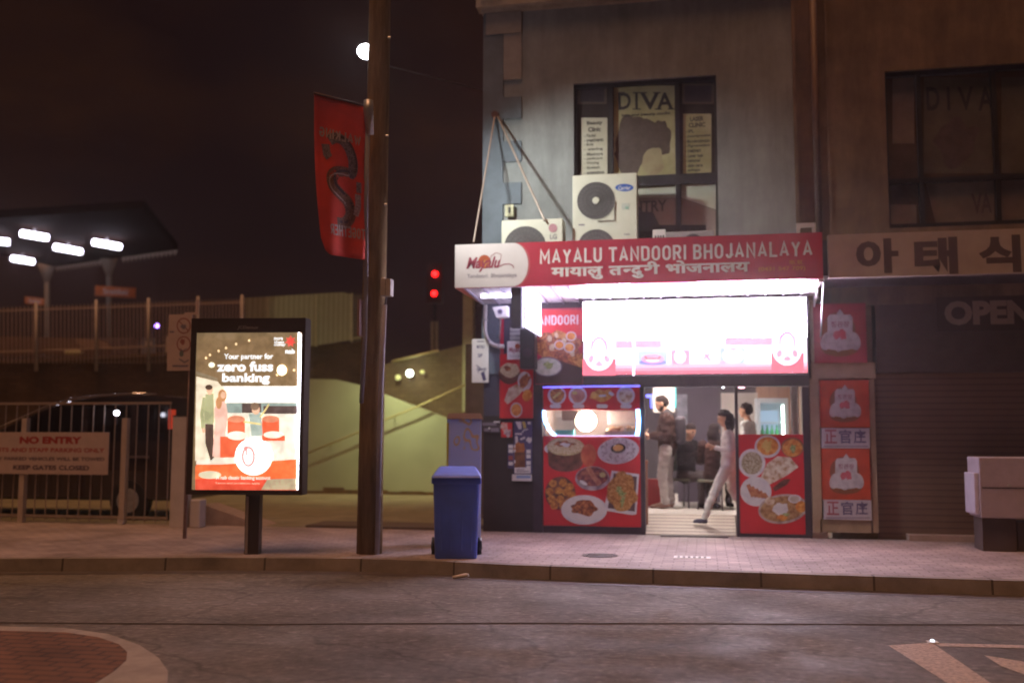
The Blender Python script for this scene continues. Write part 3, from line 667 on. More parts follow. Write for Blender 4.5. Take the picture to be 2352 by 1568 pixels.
# menu banner under the camera
P = wallprint(-.045); r_ = P.pxbox(1148,812,1224,960)
P.m(redp).box(r_[0],r_[1],-.045,-.012,r_[2],r_[3]); P.rect(1149,708,1157,812,maroon)
P.rect(1164,784,1218,824,whitep) if False else None
P.ell(1170,858,25,24,brownpot); P.ell(1172,850,23,16,rice,0,.1); P.ell(1166,846,9,5,meat,.4,.3)
P.ell(1205,876,16,23,plate_w); P.ell(1205,876,11,17,meat,.5,.25)
P.poly([(1158,920),(1168,892),(1186,882),(1203,893),(1192,908),(1166,928)],naan); P.ell(1211,908,11,14,orange_,.2); P.ell(1186,941,14,17,plate_w); P.ell(1186,941,11.5,14,orange_)
tag(P.build('menu_banner'), 'tall red menu banner with dishes on the dark wall left of the kiosk', 'banner')
P = wallprint(-.085); r_ = P.pxbox(1165,783,1217,825)
P.m(whitep).box(r_[0],r_[1],-.085,-.065,r_[2],r_[3]); P.ell(1189,795,6,6,mat('logo_sun', (.40,.07,.02))); P.text('Mayalu',1168,797,1196,812,logo,.03,.35); P.line([(1195,806),(1204,804),(1210,808)],.007,logo); P.text('Tandoori Bhojanalaya',1169,815,1212,820,mat('logo_grey', (.22,.18,.25)))
tag(P.build('logo_plate'), 'small white plate with the maroon shop logo at the top of the red menu banner', 'sign')
# posters on the dark wall
P = wallprint(-.03); r_ = P.pxbox(1101,965,1148,993)
P.m(dark).box(r_[0],r_[1],-.03,-.008,r_[2],r_[3]); gp_ = mat('print_grey',(.20,.17,.22),.6)
P.rect(1108,970,1140,977,gp_); P.rect(1112,983,1124,990,gp_); P.rect(1127,982,1146,991,gp_); P.ell(1104,972,2.2,2.2,whitep); P.ell(1124,983,2.6,2.2,whitep); P.rect(1134,967,1148,970,whitep)
tag(P.build('black_notice'), 'black notice with faint grey print at the left edge of the dark wall', 'poster')
P = wallprint(-.03); r_ = P.pxbox(1151,970,1176,1004)
P.m(redp).box(r_[0],r_[1],-.03,-.008,r_[2],r_[3]); P.ell(1159,980,9,9,food('flyer_pink',(.4,.12,.12),(.55,.25,.22),(.6,.45,.42),20),0,.3); P.ell(1167,994,9,8,food('flyer_grey',(.25,.16,.2),(.4,.3,.34),(.55,.45,.5),24),0,.4)
tag(P.build('red_flyer'), 'small red flyer left of the tall white poster on the dark wall', 'poster')
P = wallprint(-.033); r_ = P.pxbox(1180,966,1222,1088); bluep = mat('poster_navy',(.07,.06,.16),.5)
P.m(bluep).box(r_[0],r_[1],-.033,-.008,r_[2],r_[3]); P.poly([(1184,968),(1197,968),(1198,985),(1191,985)],whitep); P.poly([(1199,968),(1206,968),(1209,982),(1203,984)],mat('poster_yellow',(.6,.5,.12),.5)); P.rect(1212,968,1219,974,whitep)
P.rect(1183,994,1199,998,whitep); P.line([(1199,993),(1204,987),(1213,985)],.015,whitep); P.line([(1186,1001),(1187,1018)],.04,whitep); P.line([(1195,1009),(1206,1004)],.03,whitep); P.ell(1216,1010,7,6,whitep,0,.3)
P.ell(1194,1030,14,14,food('roast_bird',(.25,.06,.02),(.42,.13,.03),(.5,.2,.06),14),0,.2); P.rect(1178+4,1038,1206,1074,food('poster_brown',(.10,.03,.015),(.17,.06,.02),(.24,.10,.04),9))
for y_ in (1021,1031,1056): P.rect(1167+14,y_,1184,y_+7,whitep)
for y_ in (1032,1043,1058,1069): P.rect(1209,y_,1219,y_+9,whitep)
P.rect(1182,1073,1219,1086,whitep); P.rect(1186,1077,1204,1079,gp_); P.rect(1186,1081,1216,1083,gp_)
tag(P.build('food_poster'), 'tall navy and white poster with a roast bird on the dark wall', 'poster')
P = wallprint(-.03); r_ = P.pxbox(1166,1019,1179.5,1075); P.m(bluep).box(r_[0],r_[1],-.03,-.008,r_[2],r_[3])
for y_ in (1021,1031,1060): P.rect(1168,y_,1178.5,y_+8,whitep)
P.rect(1168,1046,1178,1056,mat('poster_red',(.35,.08,.07),.5))
tag(P.build('side_strip'), 'narrow strip of white price tags left of the roast bird poster', 'poster')
P = wallprint(-.03); r_ = P.pxbox(1176,1089,1221,1104); P.m(whitep).box(r_[0],r_[1],-.03,-.008,r_[2],r_[3]); P.rect(1186,1091,1219,1098,mat('poster_sky',(.25,.35,.6),.5))
tag(P.build('blue_flyer'), 'small pale blue flyer under the roast bird poster', 'poster')

# ============================================================ KIOSK CONTENT
P = wallprint(-.002)
for x_, c_ in ((1279,curry),(1327,food('soup',(.42,.16,.14),(.55,.26,.2),(.62,.36,.28),5)),(1437,naan)):
    P.ell(x_,908,21,21,plate_w); P.ell(x_,908,16,16,c_,0,.15,26,x_)
P.line([(1270,914),(1287,901)],.035,food('banana',(.5,.42,.1),(.62,.52,.2),(.66,.56,.24),9)); P.ell(1320,902,6,4,food('banana',(.5,.42,.1),(.62,.52,.2),(.66,.56,.24),9))
P.ell(1384,908,28,13,orange_,-.1,.2); P.ell(1364,907,7,8,food('egg',(.7,.35,.05),(.8,.45,.1),(.85,.5,.1),9)); P.line([(1376,909),(1392,908)],.03,plate_w); P.ell(1404,904,7,4,plate_w,.5)
for x_ in (1276,1329,1383,1438):
    P.ell(x_-9,932.5,4,4.5,whitep); P.ell(x_+9,932.5,4,4.5,whitep); P.rect(x_-9,928,x_+9,937,whitep)
P.build('printed_snacks', bld); P = wallprint(-.002)
# lower panel dishes
def pot(P, x, y, rx, ry, h, body, fill):
    P.ell(x, y+h, rx*.92, ry*.95, body); P.poly([(x-rx*.97,y),(x+rx*.97,y),(x+rx*.92,y+h),(x-rx*.92,y+h)], body); P.ell(x, y, rx, ry, food('pot_rim',(.4,.3,.15),(.5,.4,.2),(.6,.5,.3),20)); P.ell(x, y, rx*.92, ry*.86, fill)
P.ell(1262,1030,12,10,plate_w); pot(P, 1299, 1025, 43, 21, 38, brownpot, rice); P.ell(1296,1019,22,8,meat,.1,.4,26,4); P.ell(1300,1021,13,4,plate_w,.1,.4)
P.ell(1352,1045,18,26,food('red_cup',(.42,.06,.03),(.5,.1,.05),(.55,.16,.08),8))
P.ell(1420,1035,48,30,plate_w,-.12)
for k in range(11): a = 2*PI*k/11; P.ell(1420+33*math.cos(a),1034+20*math.sin(a),10,8,food('dumpling',(.32,.26,.3),(.6,.56,.6),(.72,.70,.74),22),a,.15)
P.ell(1420,1029,17,11,black,-.1); P.ell(1420,1028,12,7.5,food('dip',(.6,.3,.04),(.68,.38,.08),(.7,.4,.1),9),-.1)
P.ell(1361,1098,40,28,food('steel_bowl',(.2,.16,.2),(.32,.26,.3),(.45,.4,.45),12)); P.ell(1361,1094,36,22,food('thukpa',(.10,.02,.03),(.2,.05,.06),(.36,.14,.08),18)); P.line([(1350,1072),(1362,1092),(1378,1112)],.07,food('leg',(.35,.12,.08),(.45,.2,.14),(.5,.24,.16),14)); P.ell(1340,1108,10,4,plate_w,.5); P.ell(1384,1090,7,6,food('lime',(.4,.4,.15),(.5,.45,.2),(.55,.5,.3),14))
P.ell(1287,1132,35,38,brownpot)
for k,(u,v) in enumerate(((-16,-22),(6,-24),(22,-14),(-24,-4),(-4,-6),(14,-2),(26,4),(-20,14),(0,14),(18,20),(-14,28),(6,28))): P.ell(1287+u,1132+v,9.5,9,food('fried_ball',(.30,.08,.02),(.5,.2,.04),(.66,.34,.08),22),0,.15,18,k)
P.poly([(1405,1080),(1468,1088),(1462,1180),(1452,1182),(1392,1172),(1389,1160)],plate_w); P.poly([(1410,1086),(1463,1094),(1458,1174),(1396,1166)],mat('tray_dark',(.09,.05,.06),.5)); P.ell(1429,1130,34,42,noodle,.1,.2,34,3); P.ell(1432,1096,18,12,noodle,.5,.2)
P.ell(1428,1132,13,5,green,.5,.5); P.ell(1431,1150,5,12,green,.2,.5); P.ell(1422,1120,6,4,green)
P.ell(1342,1170,53,34,plate_w); P.ell(1342,1169,47,29,whitep); P.ell(1342,1165,31,18,meat,0,.25,34,9)
P.build('printed_dishes', bld)
# kiosk interior: counter, hot tray, heat lamp, back wall
ck = empty('food_counter', (X(1360), .6, ZI), 'steel serving counter with a hot tray glowing inside the kiosk window', 'counter')
zc0 = Z(998,1360,.3)
b = B().m(mat('counter_steel',(.5,.48,.5),.35,.3)).box(kx0+.02,kx1-.05,.2,.75,ZI,zc0-.02); b.build('cabinet', ck)
tr_ = B().m(steel); tr_.box(X(1385),X(1465),.22,.55,zc0-.018,zc0+.05)
tr_.build('hot_tray', ck)
b = B().m(food('hot_food',(.6,.4,.2),(.8,.65,.4),(.9,.8,.6),20))
for k in range(14): b.sphere((X(1392)+random.random()*.42, .26+random.random()*.2, zc0+.06+random.random()*.05), (.05+random.random()*.03,.05,.035), u=10, v=6)
b.build('food_heap', ck)
b = B().m(mat('teal_box',(.04,.32,.38),.4)).box(X(1277,1000,.35),X(1318,1000,.35),.3,.5,zc0-.018,zc0+.07)
tag(b.build('teal_crate'), 'small teal plastic crate on the counter inside the kiosk window', 'crate')
hl = empty('heat_lamp', (X(1347,965,.45), .45, W(1347,940,.45).z+.3), 'round dazzling warm heat lamp hanging inside the kiosk window', 'lamp')
c = W(1346,966,.45)
B().m(emis('heat_bulb', (1,.80,.60), 60)).sphere(c, .155, u=24, v=16).build('bulb', hl)
B().m(dark).tube([c+Vector((0,0,.14)), c+Vector((0,0,.19)), c+Vector((0,0,.5))], [.06,.04,.008], 10).build('lamp_cord', hl)
b = B().m(mat('kiosk_back',(.42,.36,.38),.5,var=.2,scale=2)).box(kx0+.3,kx1-.02,1.3,1.34,ZI,2.5)
b.m(dark).box(X(1290,960,1.2),X(1340,960,1.2),1.2,1.29,W(1300,965,1.2).z,W(1300,935,1.2).z); b.m(steel).box(X(1275,960,1.2),X(1290,960,1.2),1.2,1.29,W(1280,958,1.2).z,W(1280,935,1.2).z)
b.box(X(1395,960,1.0),X(1462,960,1.0),.95,1.29,W(1430,975,1.0).z,W(1430,944,1.0).z)
tag(b.build('kitchen_shelf'), 'pale kitchen back wall with dark shelf boxes behind the kiosk window', 'shelf')
# cyan LED tubes round the kiosk window
led = emis('led_cyan', (.18,.50,1), 12); ledb = emis('led_blue', (.14,.12,1), 3.5)
b = B().m(led); b.tube([W(x_,y_,-.03) for x_,y_ in ((1249,942),(1249,955),(1252,970),(1259,984),(1268,995),(1276,999))], .017, 8); 
b.m(emis('led_lilac',(.75,.6,1),1.6)).tube([W(x_,y_,-.03) for x_,y_ in ((1277,999.5),(1330,1001),(1462,1000))], .008, 6)
tag(b.build('neon_tube'), 'cyan glowing light tube curving round the lower left of the kiosk window', 'light tube')
b = B().m(led).tube([W(x_,y_,-.03) for x_,y_ in ((1465,940),(1467,965),(1466,985),(1463,1000))], .027, 8)
tag(b.build('neon_tube'), 'bright straight cyan light tube at the right edge of the kiosk window', 'light tube')
b = B().m(ledb).tube([W(x_,y_,-.03) for x_,y_ in ((1247,889),(1360,887),(1470,886))], .009, 6)
tag(b.build('neon_tube'), 'thin violet blue light tube along the top of the red kiosk header', 'light tube')

# right front dishes
P = wallprint(-.002)
P.ell(1763,1025,30,26,plate_w); P.ell(1763,1024,25,21,orange_); P.ell(1763,1024,12,12,food('potato',(.6,.4,.08),(.7,.5,.14),(.75,.55,.2),20),0,.4)
P.ell(1820,1027,26,23,food('copper',(.2,.08,.03),(.3,.12,.05),(.36,.16,.07),9)); P.ell(1820,1028,23,20,orange_); P.ell(1822,1030,7,8,green,0,.4)
P.ell(1727,1063,31,33,plate_w); P.ell(1727,1063,24,26,food('seeds',(.14,.10,.05),(.4,.32,.2),(.6,.55,.44),44))
P.poly([(1744,1102),(1762,1064),(1786,1047),(1815,1050),(1834,1072),(1806,1092),(1764,1114),(1752,1112)],naan); P.poly([(1774,1120),(1800,1100),(1816,1100),(1808,1112),(1780,1128)],brownpot)
P.ell(1736,1128,36,34,plate_w,.2)
for k in range(5): P.line([(1718+k*9,1112+k*5),(1730+k*8,1140+k*1)],.055,food('kebab',(.28,.07,.03),(.42,.15,.07),(.5,.22,.1),16))
P.ell(1798,1168,57,34,food('steel_plate',(.3,.22,.2),(.45,.36,.34),(.55,.48,.46),9),-.12); P.ell(1797,1168,51,29,food('thali',(.22,.10,.03),(.38,.2,.08),(.5,.34,.16),18),-.12)
P.ell(1794,1169,19,14,plate_w,0,.2); P.ell(1825,1145,15,10,plate_w); P.ell(1825,1145,11,7,food('dal',(.45,.4,.35),(.5,.45,.4),(.6,.55,.5),9)); P.ell(1840,1163,13,13,orange_); P.ell(1768,1150,11,10,naan); P.ell(1798,1188,14,6,orange_,0,.3); P.ell(1806,1181,9,3,green,0,.4)
P.build('printed_meals', bld)

# ============================================================ AIR CONDITIONERS ON THE AWNING
acw = mat('ac_enamel', (.62,.60,.54), .45, var=.07, scale=3)
def ac_unit(x0, x1, ztop, h, Y, fans, label, badge):
    r = empty('air_conditioner', ((x0+x1)/2, Y+.17, ztop-h), label, 'air conditioner', 'air conditioner units on the shop awning')
    b = B().m(acw).box(x0, x1, Y, Y+.34, ztop-h, ztop); b.build('casing', r, bevel=.008)
    for cx, cz, rad in fans:
        g = B().m(mat('fan_dark', (.085,.075,.085), .6)); g.tube([(cx,Y+.0005,cz),(cx,Y-.004,cz)], rad, 36)
        g.m(mat('fan_wire', (.16,.15,.16), .5))
        for k in range(30):
            a = 2*PI*k/30; g.tube([(cx+.05*math.cos(a),Y-.010,cz+.05*math.sin(a)),(cx+rad*math.cos(a+.12),Y-.006,cz+rad*math.sin(a+.12))], .0022, 4)
        for q in (.33,.55,.78,1.0): g.tube([(cx+rad*q*math.cos(2*PI*k/32),Y-.012,cz+rad*q*math.sin(2*PI*k/32)) for k in range(33)], .003, 4, close=False)
        g.build('fan_grille', r)
        B().m(acw).tube([(cx,Y-.005,cz),(cx,Y-.022,cz)], [.055,.045], 20).build('hub', r)
    badge(r); return r
ya = -.62
r_ = R(1315,400,1463,560,ya)
fc = W(1369,461,ya); f2 = W(1369,570,ya); sc = (r_[1]-r_[0])
def carrier(r):
    P = wallprint(ya-.004); P.ell(1434,431,21,8.5,mat('badge_blue',(.03,.10,.45),.4)); P.text('Carrier',1420,427,1449,436,whitep,.02,.3); P.rect(1428,467,1446,481,mat('label_grey',(.5,.52,.5),.5)); P.rect(1436,474,1444,480,mat('label_green',(.25,.4,.35),.5)); P.rect(1329,515,1343,518,gp_); P.rect(1433,537,1447,539,gp_); P.build('badge', r)
    q = B().m(mat('ac_edge',(.16,.14,.13),.5)); q.tube([W(1412,462,ya-.015),W(1411,506,ya-.015),W(1373,508,ya-.015)], .008, 5); q.build('grille_frame', r)
rad = (W(1412,461,ya).x-W(1326,461,ya).x)/2
ac_unit(r_[0], r_[1], W(1390,400,ya).z, 1.35, ya, [(fc.x, fc.z, rad), (f2.x, f2.z, rad)], 'tall cream air conditioner with two fans and a blue oval badge', carrier)
yl = -.80
r_ = R(1152,504,1292,560,yl)
fc = W(1206,568,yl); rad = (W(1250,560,yl).x-W(1160,560,yl).x)/2*1.06
def lgb(r):
    P = wallprint(yl-.004); P.ell(1270,524,10,10,mat('badge_pink',(.42,.20,.25),.5)); P.text('LG',1263,538,1279,549,gp_,.02); P.build('badge', r)
ac_unit(r_[0], r_[1], W(1222,504,yl).z, .72, yl, [(fc.x, fc.z, rad)], 'low cream air conditioner with one fan and a round pink badge', lgb)
# small box on the awning, isolator switch, roof bracket
r_ = R(1499,527,1528,552,-1.0); b = B().m(whitep).box(r_[0],r_[1],-1.0,-.85,r_[2]-.2,r_[3]); b.m(ink)
for k in range(4): b.box(r_[0]+.03+k*.035, r_[0]+.05+k*.035, -1.003, -1.0, r_[2]-.05, r_[2]+.07)
tag(b.build('battery_box'), 'small white box with black print standing on the awning below the salon window', 'box')
r_ = R(1529,531,1640,560,-.6)
ra = empty('duct_unit', ((r_[0]+r_[1])/2,-.5,r_[2]), 'low wide grey duct box on the awning under the salon window', 'duct')
B().m(mat('duct_grey',(.28,.25,.26),.6)).box(r_[0],r_[1],-.6,-.25,r_[2]-.25,r_[3]).build('casing', ra, bevel=.01)
c = W(1592,560,-.6); g = B().m(dark).tube([(c.x,-.599,c.z),(c.x,-.604,c.z)], .14, 24); g.build('fan_grille', ra)
r_ = R(1162,472,1181,499,-.03)
sw = empty('isolator_switch', ((r_[0]+r_[1])/2,-.05,r_[2]), 'small cream isolator switch on the quoin above the low air conditioner', 'switch')
B().m(mat('cream_switch',(.55,.52,.36),.5)).box(r_[0],r_[1],-.10,-.032,r_[2],r_[3]).build('box', sw, bevel=.005)
B().m(dark).box((r_[0]+r_[1])/2-.01,(r_[0]+r_[1])/2+.02,-.115,-.10,r_[2]+.05,r_[3]-.04).build('knob', sw)
q = W(1166,500,-.03); B().m(steel).tube([q+Vector((0,-.03,0)),q+Vector((0,-.03,-.4))],.008,6).build('cable', sw)
r_ = R(1830,512,1874,560,-.9); b = B().m(offwhite); b.box(r_[0],r_[1],-.9,-.85,r_[3]-.06,r_[3]); b.box(r_[0],r_[0]+.045,-.9,-.85,r_[2]-.1,r_[3]-.06); b.box(r_[1]-.045,r_[1],-.9,-.85,r_[2]-.1,r_[3]-.06)
tag(b.build('roof_bracket'), 'pale bracket frame rising above the right end of the red name board', 'bracket')
# stay rods
a = W(1137,264,-.05)
sr = B().m(mat('rust_plate',(.10,.035,.03),.7)); sr.tube([a+Vector((0,.05,0)),a-Vector((0,.03,0))], .055, 14); sr.m(mat('stay_steel',(.30,.24,.22),.5,.3)); 
sr.tube([a,W(1088,556,-1.25)], .012, 6)
tag(sr.build('stay_rod'), 'steep thin stay rod from the quoin down to the left corner of the awning', 'rod', 'awning stay rods')
sr = B().m(mat('stay_steel',(.30,.24,.22),.5,.3)); sr.tube([a+Vector((.03,0,0)),W(1252,500,-.82)+Vector((0,-.03,-.05))], .017, 6)
tag(sr.build('stay_rod'), 'slanting brown stay rod from the quoin down behind the low air conditioner', 'rod', 'awning stay rods')

# ============================================================ NEIGHBOUR ON THE RIGHT
nbh = empty('neighbour_building', (X(2150), 0, .14), 'dim brown building right of the food shop with dark upper windows', 'building')
b = B().m(brownw)
X9 = XR1+14
nz0 = Z(700,2000)
b.box(XR1+.002, X(1906,400), .10, .35, nz0, zt)
wL, wR, wB, wT = X(2036,300), X9-1.0, Z(522,2100), Z(160,2100)
b.box(X(1906,400), wL, .0, .3, nz0, zt); b.box(wL, X9, 0, .3, wT, zt); b.box(wL, X9, 0, .3, nz0, wB)
b.box(XR1+.0, XR1+.05, -.03, .1, nz0, zt); b.box(X(1903,400), X(1909,400), -.03, -.0, nz0, zt)
b.build('wall', nbh)
b = B().m(mat('downpipe_brown',(.16,.10,.08),.6)).tube([(X(1878,400),.04,nz0),(X(1878,400),.04,zt)], .05, 10); b.build('downpipe', nbh)
w2 = B().m(black)
for x in [wL]+[X(p_,300) for p_ in (2115,2290)]+[X(2460,300)]: w2.box(x-.03,x+.03,.06,.14,wB,wT)
for z_ in (wB+.03, Z(408,2200), wT-.03): w2.box(wL,X9-1,.055,.135,z_-.035,z_+.035)
w2o = w2.build('window', nbh)
pn = B().m(mat('dim_glass2', (.09,.065,.05), .2, var=.35, scale=2)).box(wL,X9-1,.15,.17,wB,wT).build('pane', nbh); child_of_child(pn, w2o)
P = wallprint(.149); dm = food('dim_sign',(.15,.11,.09),(.18,.14,.115),(.22,.17,.14),3)
P.rect(2050,172,2100,330,dm); P.rect(2122,178,2284,398,mat('dim_olive',(.10,.085,.06),.6,var=.3,scale=3)); P.rect(2300,178,2400,398,mat('dim_olive',(.10,.085,.06),.6))
for ch, x0, x1 in (('D',2128,2158),('I',2175,2182),('V',2200,2236),('A',2246,2282)): P.text(ch, x0, 200, x1, 254, ink, .02)
P.ell(2200,330,50,50,mat('print_dark',(.08,.055,.05)),.3,.3); P.rect(2040,470,2105,520,dm); P.poly([(2125,418),(2284,412),(2284,516),(2150,516)],dm); P.rect(2300,414,2400,516,dm); P.text('VA',2232,445,2278,490,mat('print_dark',(.08,.055,.05)),.02)
pn = P.build('window_sign', nbh); child_of_child(pn, w2o)
# ground floor: tiled pilaster, roller shutter
tan = mat('tan_frame', (.40,.29,.19), .7, var=.18, scale=3)
b = B().m(tan)
def tb(x0,y0,x1,y1,ya_,yb_):
    q = R(x0,y0,x1,y1,0); b.box(q[0],q[1],ya_,yb_,q[2],q[3])
tb(1863,833,2010,870,-.03,.1); tb(1863,870,1884,1222,-.03,.1); tb(2000,870,2012,1222,-.03,.1); tb(1884,1193,2000,1222,-.03,.1); tb(1863,690,1870,833,-.03,.1)
b.build('pilaster', nbh)
b = B().m(mat('pilaster_back',(.16,.07,.04),.7)); tb(1863,690,2012,1222,.1,.3); b.build('pilaster_backing', nbh)
sh = bands('roller_shutter', (.22,.13,.08), (.13,.07,.045), 2, .085, .55, .1, width=.8, bump=.7)
q = R(2012,856,2245,1222,.12); b = B().m(sh).box(q[0],X9,.12,.2,.14,q[3]); b.build('roller_shutter', nbh)
b = B().m(mat('shutter_box',(.10,.07,.055),.6,var=.2)).box(X(2012,760),X9,.02,.3,q[3],Z(650,2100)); b.box(XR1+.06,X(2012,760),.1,.3,Z(690,1900),nz0); b.build('shutter_housing', nbh)
b = B().m(mat('ledge',(.42,.30,.25),.7)).box(X(2085,1224),X(2330,1224),-.10,.119,.141,.22); b.build('sill', nbh)
# neighbour fascia sign
YN = -1.25
q = [W(1903,585,YN).x, W(2352,580,YN).x+1.6]; zN0 = (W(1903,636,YN).z+W(2352,628,YN).z)/2; zN1 = (W(1903,537,YN).z+W(2352,527,YN).z)/2
ns = empty('shop_sign', ((q[0]+q[1])/2, YN, zN0), 'pale Korean lettered sign board of the dark shop next door', 'sign')
B().m(mat('sign_beige',(.40,.33,.28),.6,var=.18,scale=2)).box(q[0],q[1],YN,YN+.12,zN0,zN1).build('board', ns)
B().m(dark).box(q[0]-.09,q[1],YN+.12,-.0,zN0+.05,zN1-.04).build('canopy', ns)
P = wallprint(YN-.001); kb_ = mat('korean_brown',(.085,.06,.06),.6)
P.text('\uc544',1966,548,2064,628,kb_,.045); P.text('\ud0dc',2100,545,2200,630,kb_,.045); P.text('\uc2dd',2248,540,2345,626,kb_,.045); P.text('\ud488',2385,538,2475,624,kb_,.045)
P.build('lettering', ns)
P = wallprint(.0); P.org = Vector((0,.018,0)); P.conv = lambda px,py: (W(px,py,.018).x, W(px,py,.018).z)
ro = P.pxbox(2150,680,2420,760); P.m(mat('banner_dark',(.07,.05,.04),.7)).box(ro[0],ro[1],-.004,.019,ro[2],ro[3]); P.org = Vector((0,-.005,0))
P.text('OPEN',2168,690,2370,746,mat('open_tan',(.30,.22,.17),.6),.05)
tag(P.build('open_banner'), 'dark banner reading OPEN on the shutter housing under the Korean sign', 'banner')
# red ginseng posters and white strips
badgew = food('badge_white',(.46,.42,.48),(.60,.56,.62),(.66,.62,.68),12); redo = mat('poster_orange_red',(.48,.06,.02),.5,var=.25,scale=4); redm = mat('poster_crimson',(.36,.03,.045),.5,var=.15,scale=4)
def ginseng(x0,y0,x1,y1,m_,label,Yp=-.0,g=None):
    P = wallprint(-.06); q = P.pxbox(x0,y0,x1,y1); P.m(m_).box(q[0],q[1],-.06,.09,q[2],q[3])
    cx = (x0+x1)/2; cy_ = y0+(y1-y0)*.52; k = (y1-y0)/108
    P.ell(cx,cy_+26*k,34*k,14*k,mat('emblem_dark',(.22,.08,.03),.5)); P.ell(cx-4,cy_-8*k,31*k,32*k,mat('emblem_backing',(.20,.06,.03),.5))  # dark printed ellipses behind the crest
    P.ell(cx-24*k,cy_+12*k,11*k,17*k,badgew,.3); P.ell(cx+26*k,cy_+12*k,11*k,17*k,badgew,-.3)
    P.poly([(cx-6*k,cy_-38*k),(cx,cy_-46*k),(cx+6*k,cy_-38*k),(cx+5*k,cy_-30*k),(cx-5*k,cy_-30*k)],badgew)
    P.poly([(cx-19*k,cy_-36*k),(cx+19*k,cy_-36*k),(cx+23*k,cy_-30*k),(cx+23*k,cy_+14*k),(cx+16*k,cy_+22*k),(cx-16*k,cy_+22*k),(cx-23*k,cy_+14*k),(cx-23*k,cy_-30*k)],badgew)
    P.ell(cx,cy_+23*k,26*k,6*k,badgew)
    P.text('\uc815\uad00\uc7a5',cx-17*k,cy_-24*k,cx+17*k,cy_-13*k,mat('emblem_text',(.3,.12,.2),.5),.03)
    P.ell(cx-6*k,cy_+1*k,6*k,8*k,mat('emblem_red',(.5,.10,.14),.5),.3,.3,20,3); P.ell(cx+5*k,cy_,6*k,10*k,mat('emblem_red',(.5,.10,.14),.5),-.2,.4,20,5)
    P.line([(cx-10*k,cy_+27*k),(cx-4*k,cy_+31*k),(cx+2*k,cy_+29*k)],.012,badgew)
    return tag(P.build('wall_poster'), label, 'poster', 'red posters on the pilaster')
ginseng(1869,697,1990,833,redm,'largest crimson poster with a white crest above the tan crossbar')
ginseng(1884,873,1997,981,redo,'orange red poster with a white crest directly under the tan crossbar')
ginseng(1888,1030,1999,1147,redo,'orange red poster with a white crest between the two white character strips')
def strip(x0,y0,x1,y1,label):
    P = wallprint(-.064); q = P.pxbox(x0,y0,x1,y1); P.m(mat('strip_white',(.55,.50,.56),.5)).box(q[0],q[1],-.064,.09,q[2],q[3])
    for k,ch in enumerate('\u6b63\u5b98\u5e84'): w = (x1-x0)/3.3; P.text(ch,x0+6+k*w,y0+3,x0+4+(k+1)*w-3,y1-11,mat('strip_red',(.35,.08,.12),.5) if k==0 else mat('strip_blue',(.12,.09,.2),.5),.02)
    P.rect(x0+4,y1-6,x1-4,y1-3,mat('strip_line',(.3,.25,.32),.5))
    tag(P.build('character_strip'), label, 'sign', 'white strips with three characters')
strip(1888,983,1998,1029,'upper white strip with three printed characters on the tan pilaster')
strip(1893,1148,2002,1193,'lower white strip with three printed characters near the foot of the pilaster')
# street cabinet at the right edge
c = G(2295,1262); yc = c.y
q = R(2250,1050,2352,1190,yc-.3)
sc_ = empty('postal_locker', (c.x+.3, yc, .14), 'pale box cabinet on a dark pedestal at the right edge of the picture', 'cabinet')
B().m(mat('locker_mauve',(.42,.36,.42),.5,var=.1)).box(q[0],q[1]+.75,yc-.3,yc+.25,q[2],q[3]).build('body', sc_, bevel=.015)
b = B().m(dark)
for z_ in (q[2]+(q[3]-q[2])*.5,): b.box(q[0]+.03,q[1]+.7,yc-.304,yc-.300,z_-.006,z_+.006)
b.build('door_seam', sc_)
B().m(steel).tube([(q[0]+.34,yc-.32,q[2]+.40),(q[0]+.34,yc-.298,q[2]+.40)], .022, 12).build('lock', sc_)
b = B().m(mat('locker_edge',(.60,.55,.66),.45)).box(q[0]-.055,q[0]-.001,yc-.27,yc+.2,q[2]+.04,W(2240,1086,yc-.27).z); b.build('side_door', sc_, bevel=.01)
b = B().m(mat('pedestal_brown',(.10,.07,.06),.7)).box(W(2256,1200,yc-.2).x,W(2334,1200,yc-.2).x,yc-.2,yc+.2,.14,q[2]); b.build('pedestal', sc_)
b = B().m(mat('pedestal_brown',(.10,.07,.06),.7)).box(W(2336,1200,yc-.15).x,W(2336,1200,yc-.15).x+1.0,yc-.15,yc+.15,.14,q[2]-.05); b.build('lower_panel', sc_)

# ============================================================ POLE, BANNER, STREET LAMP
wood = mat('pole_timber', (.24,.175,.095), 1.0, spec=.05, var=.4, scale=2.2, bump=.6, bscale=30, aniso=(6,6,.6))
pb = G(848,1270); pd = (pb-CAM).dot(ROT@Vector((0,0,-1)))
ptop = D(873,0,pd+.25)
pv = (ptop-pb); p9 = pb+pv*1.35
pole = empty('utility_pole', pb, 'thick leaning timber utility pole at the kerb carrying the red banner', 'pole')
B().m(wood).tube([pb+pv*t-Vector((0,0,.03 if t == 0 else 0)) for t in (0,.2,.4,.6,.8,1,1.35)], [.153,.148,.144,.139,.134,.129,.118], 20).build('shaft', pole)
def pp(px, py, off=-.16): return D(px, py, pd+off)
B().m(mat('conduit_grey',(.26,.25,.28),.85,.0)).tube([pp(846,250),pp(840,480),pp(841,620),pp(838,780),pp(830,925)], .028, 8).build('cable_guard', pole)
B().m(mat('conduit_steel',(.36,.36,.44),.75,.1)).tube([pp(884,700,-.08),pp(876,860,-.1),pp(872,1000,-.12),pp(866,1271,-.14)], .030, 8).build('conduit', pole)
c = pp(889,661,-.05); b = B().m(mat('box_cream',(.46,.42,.38),.5)).obox(c,(.125,.12,.20)); b.m(dark).obox(c+Vector((0,-.061,0)),(.006,.004,.2)); b.build('junction_box', pole, bevel=.006)
B().m(dark).tube([pp(887,682,-.05),pp(886,692,-.06),pp(882,712,-.08)], [.012,.012,.01], 6).build('cable', pole)
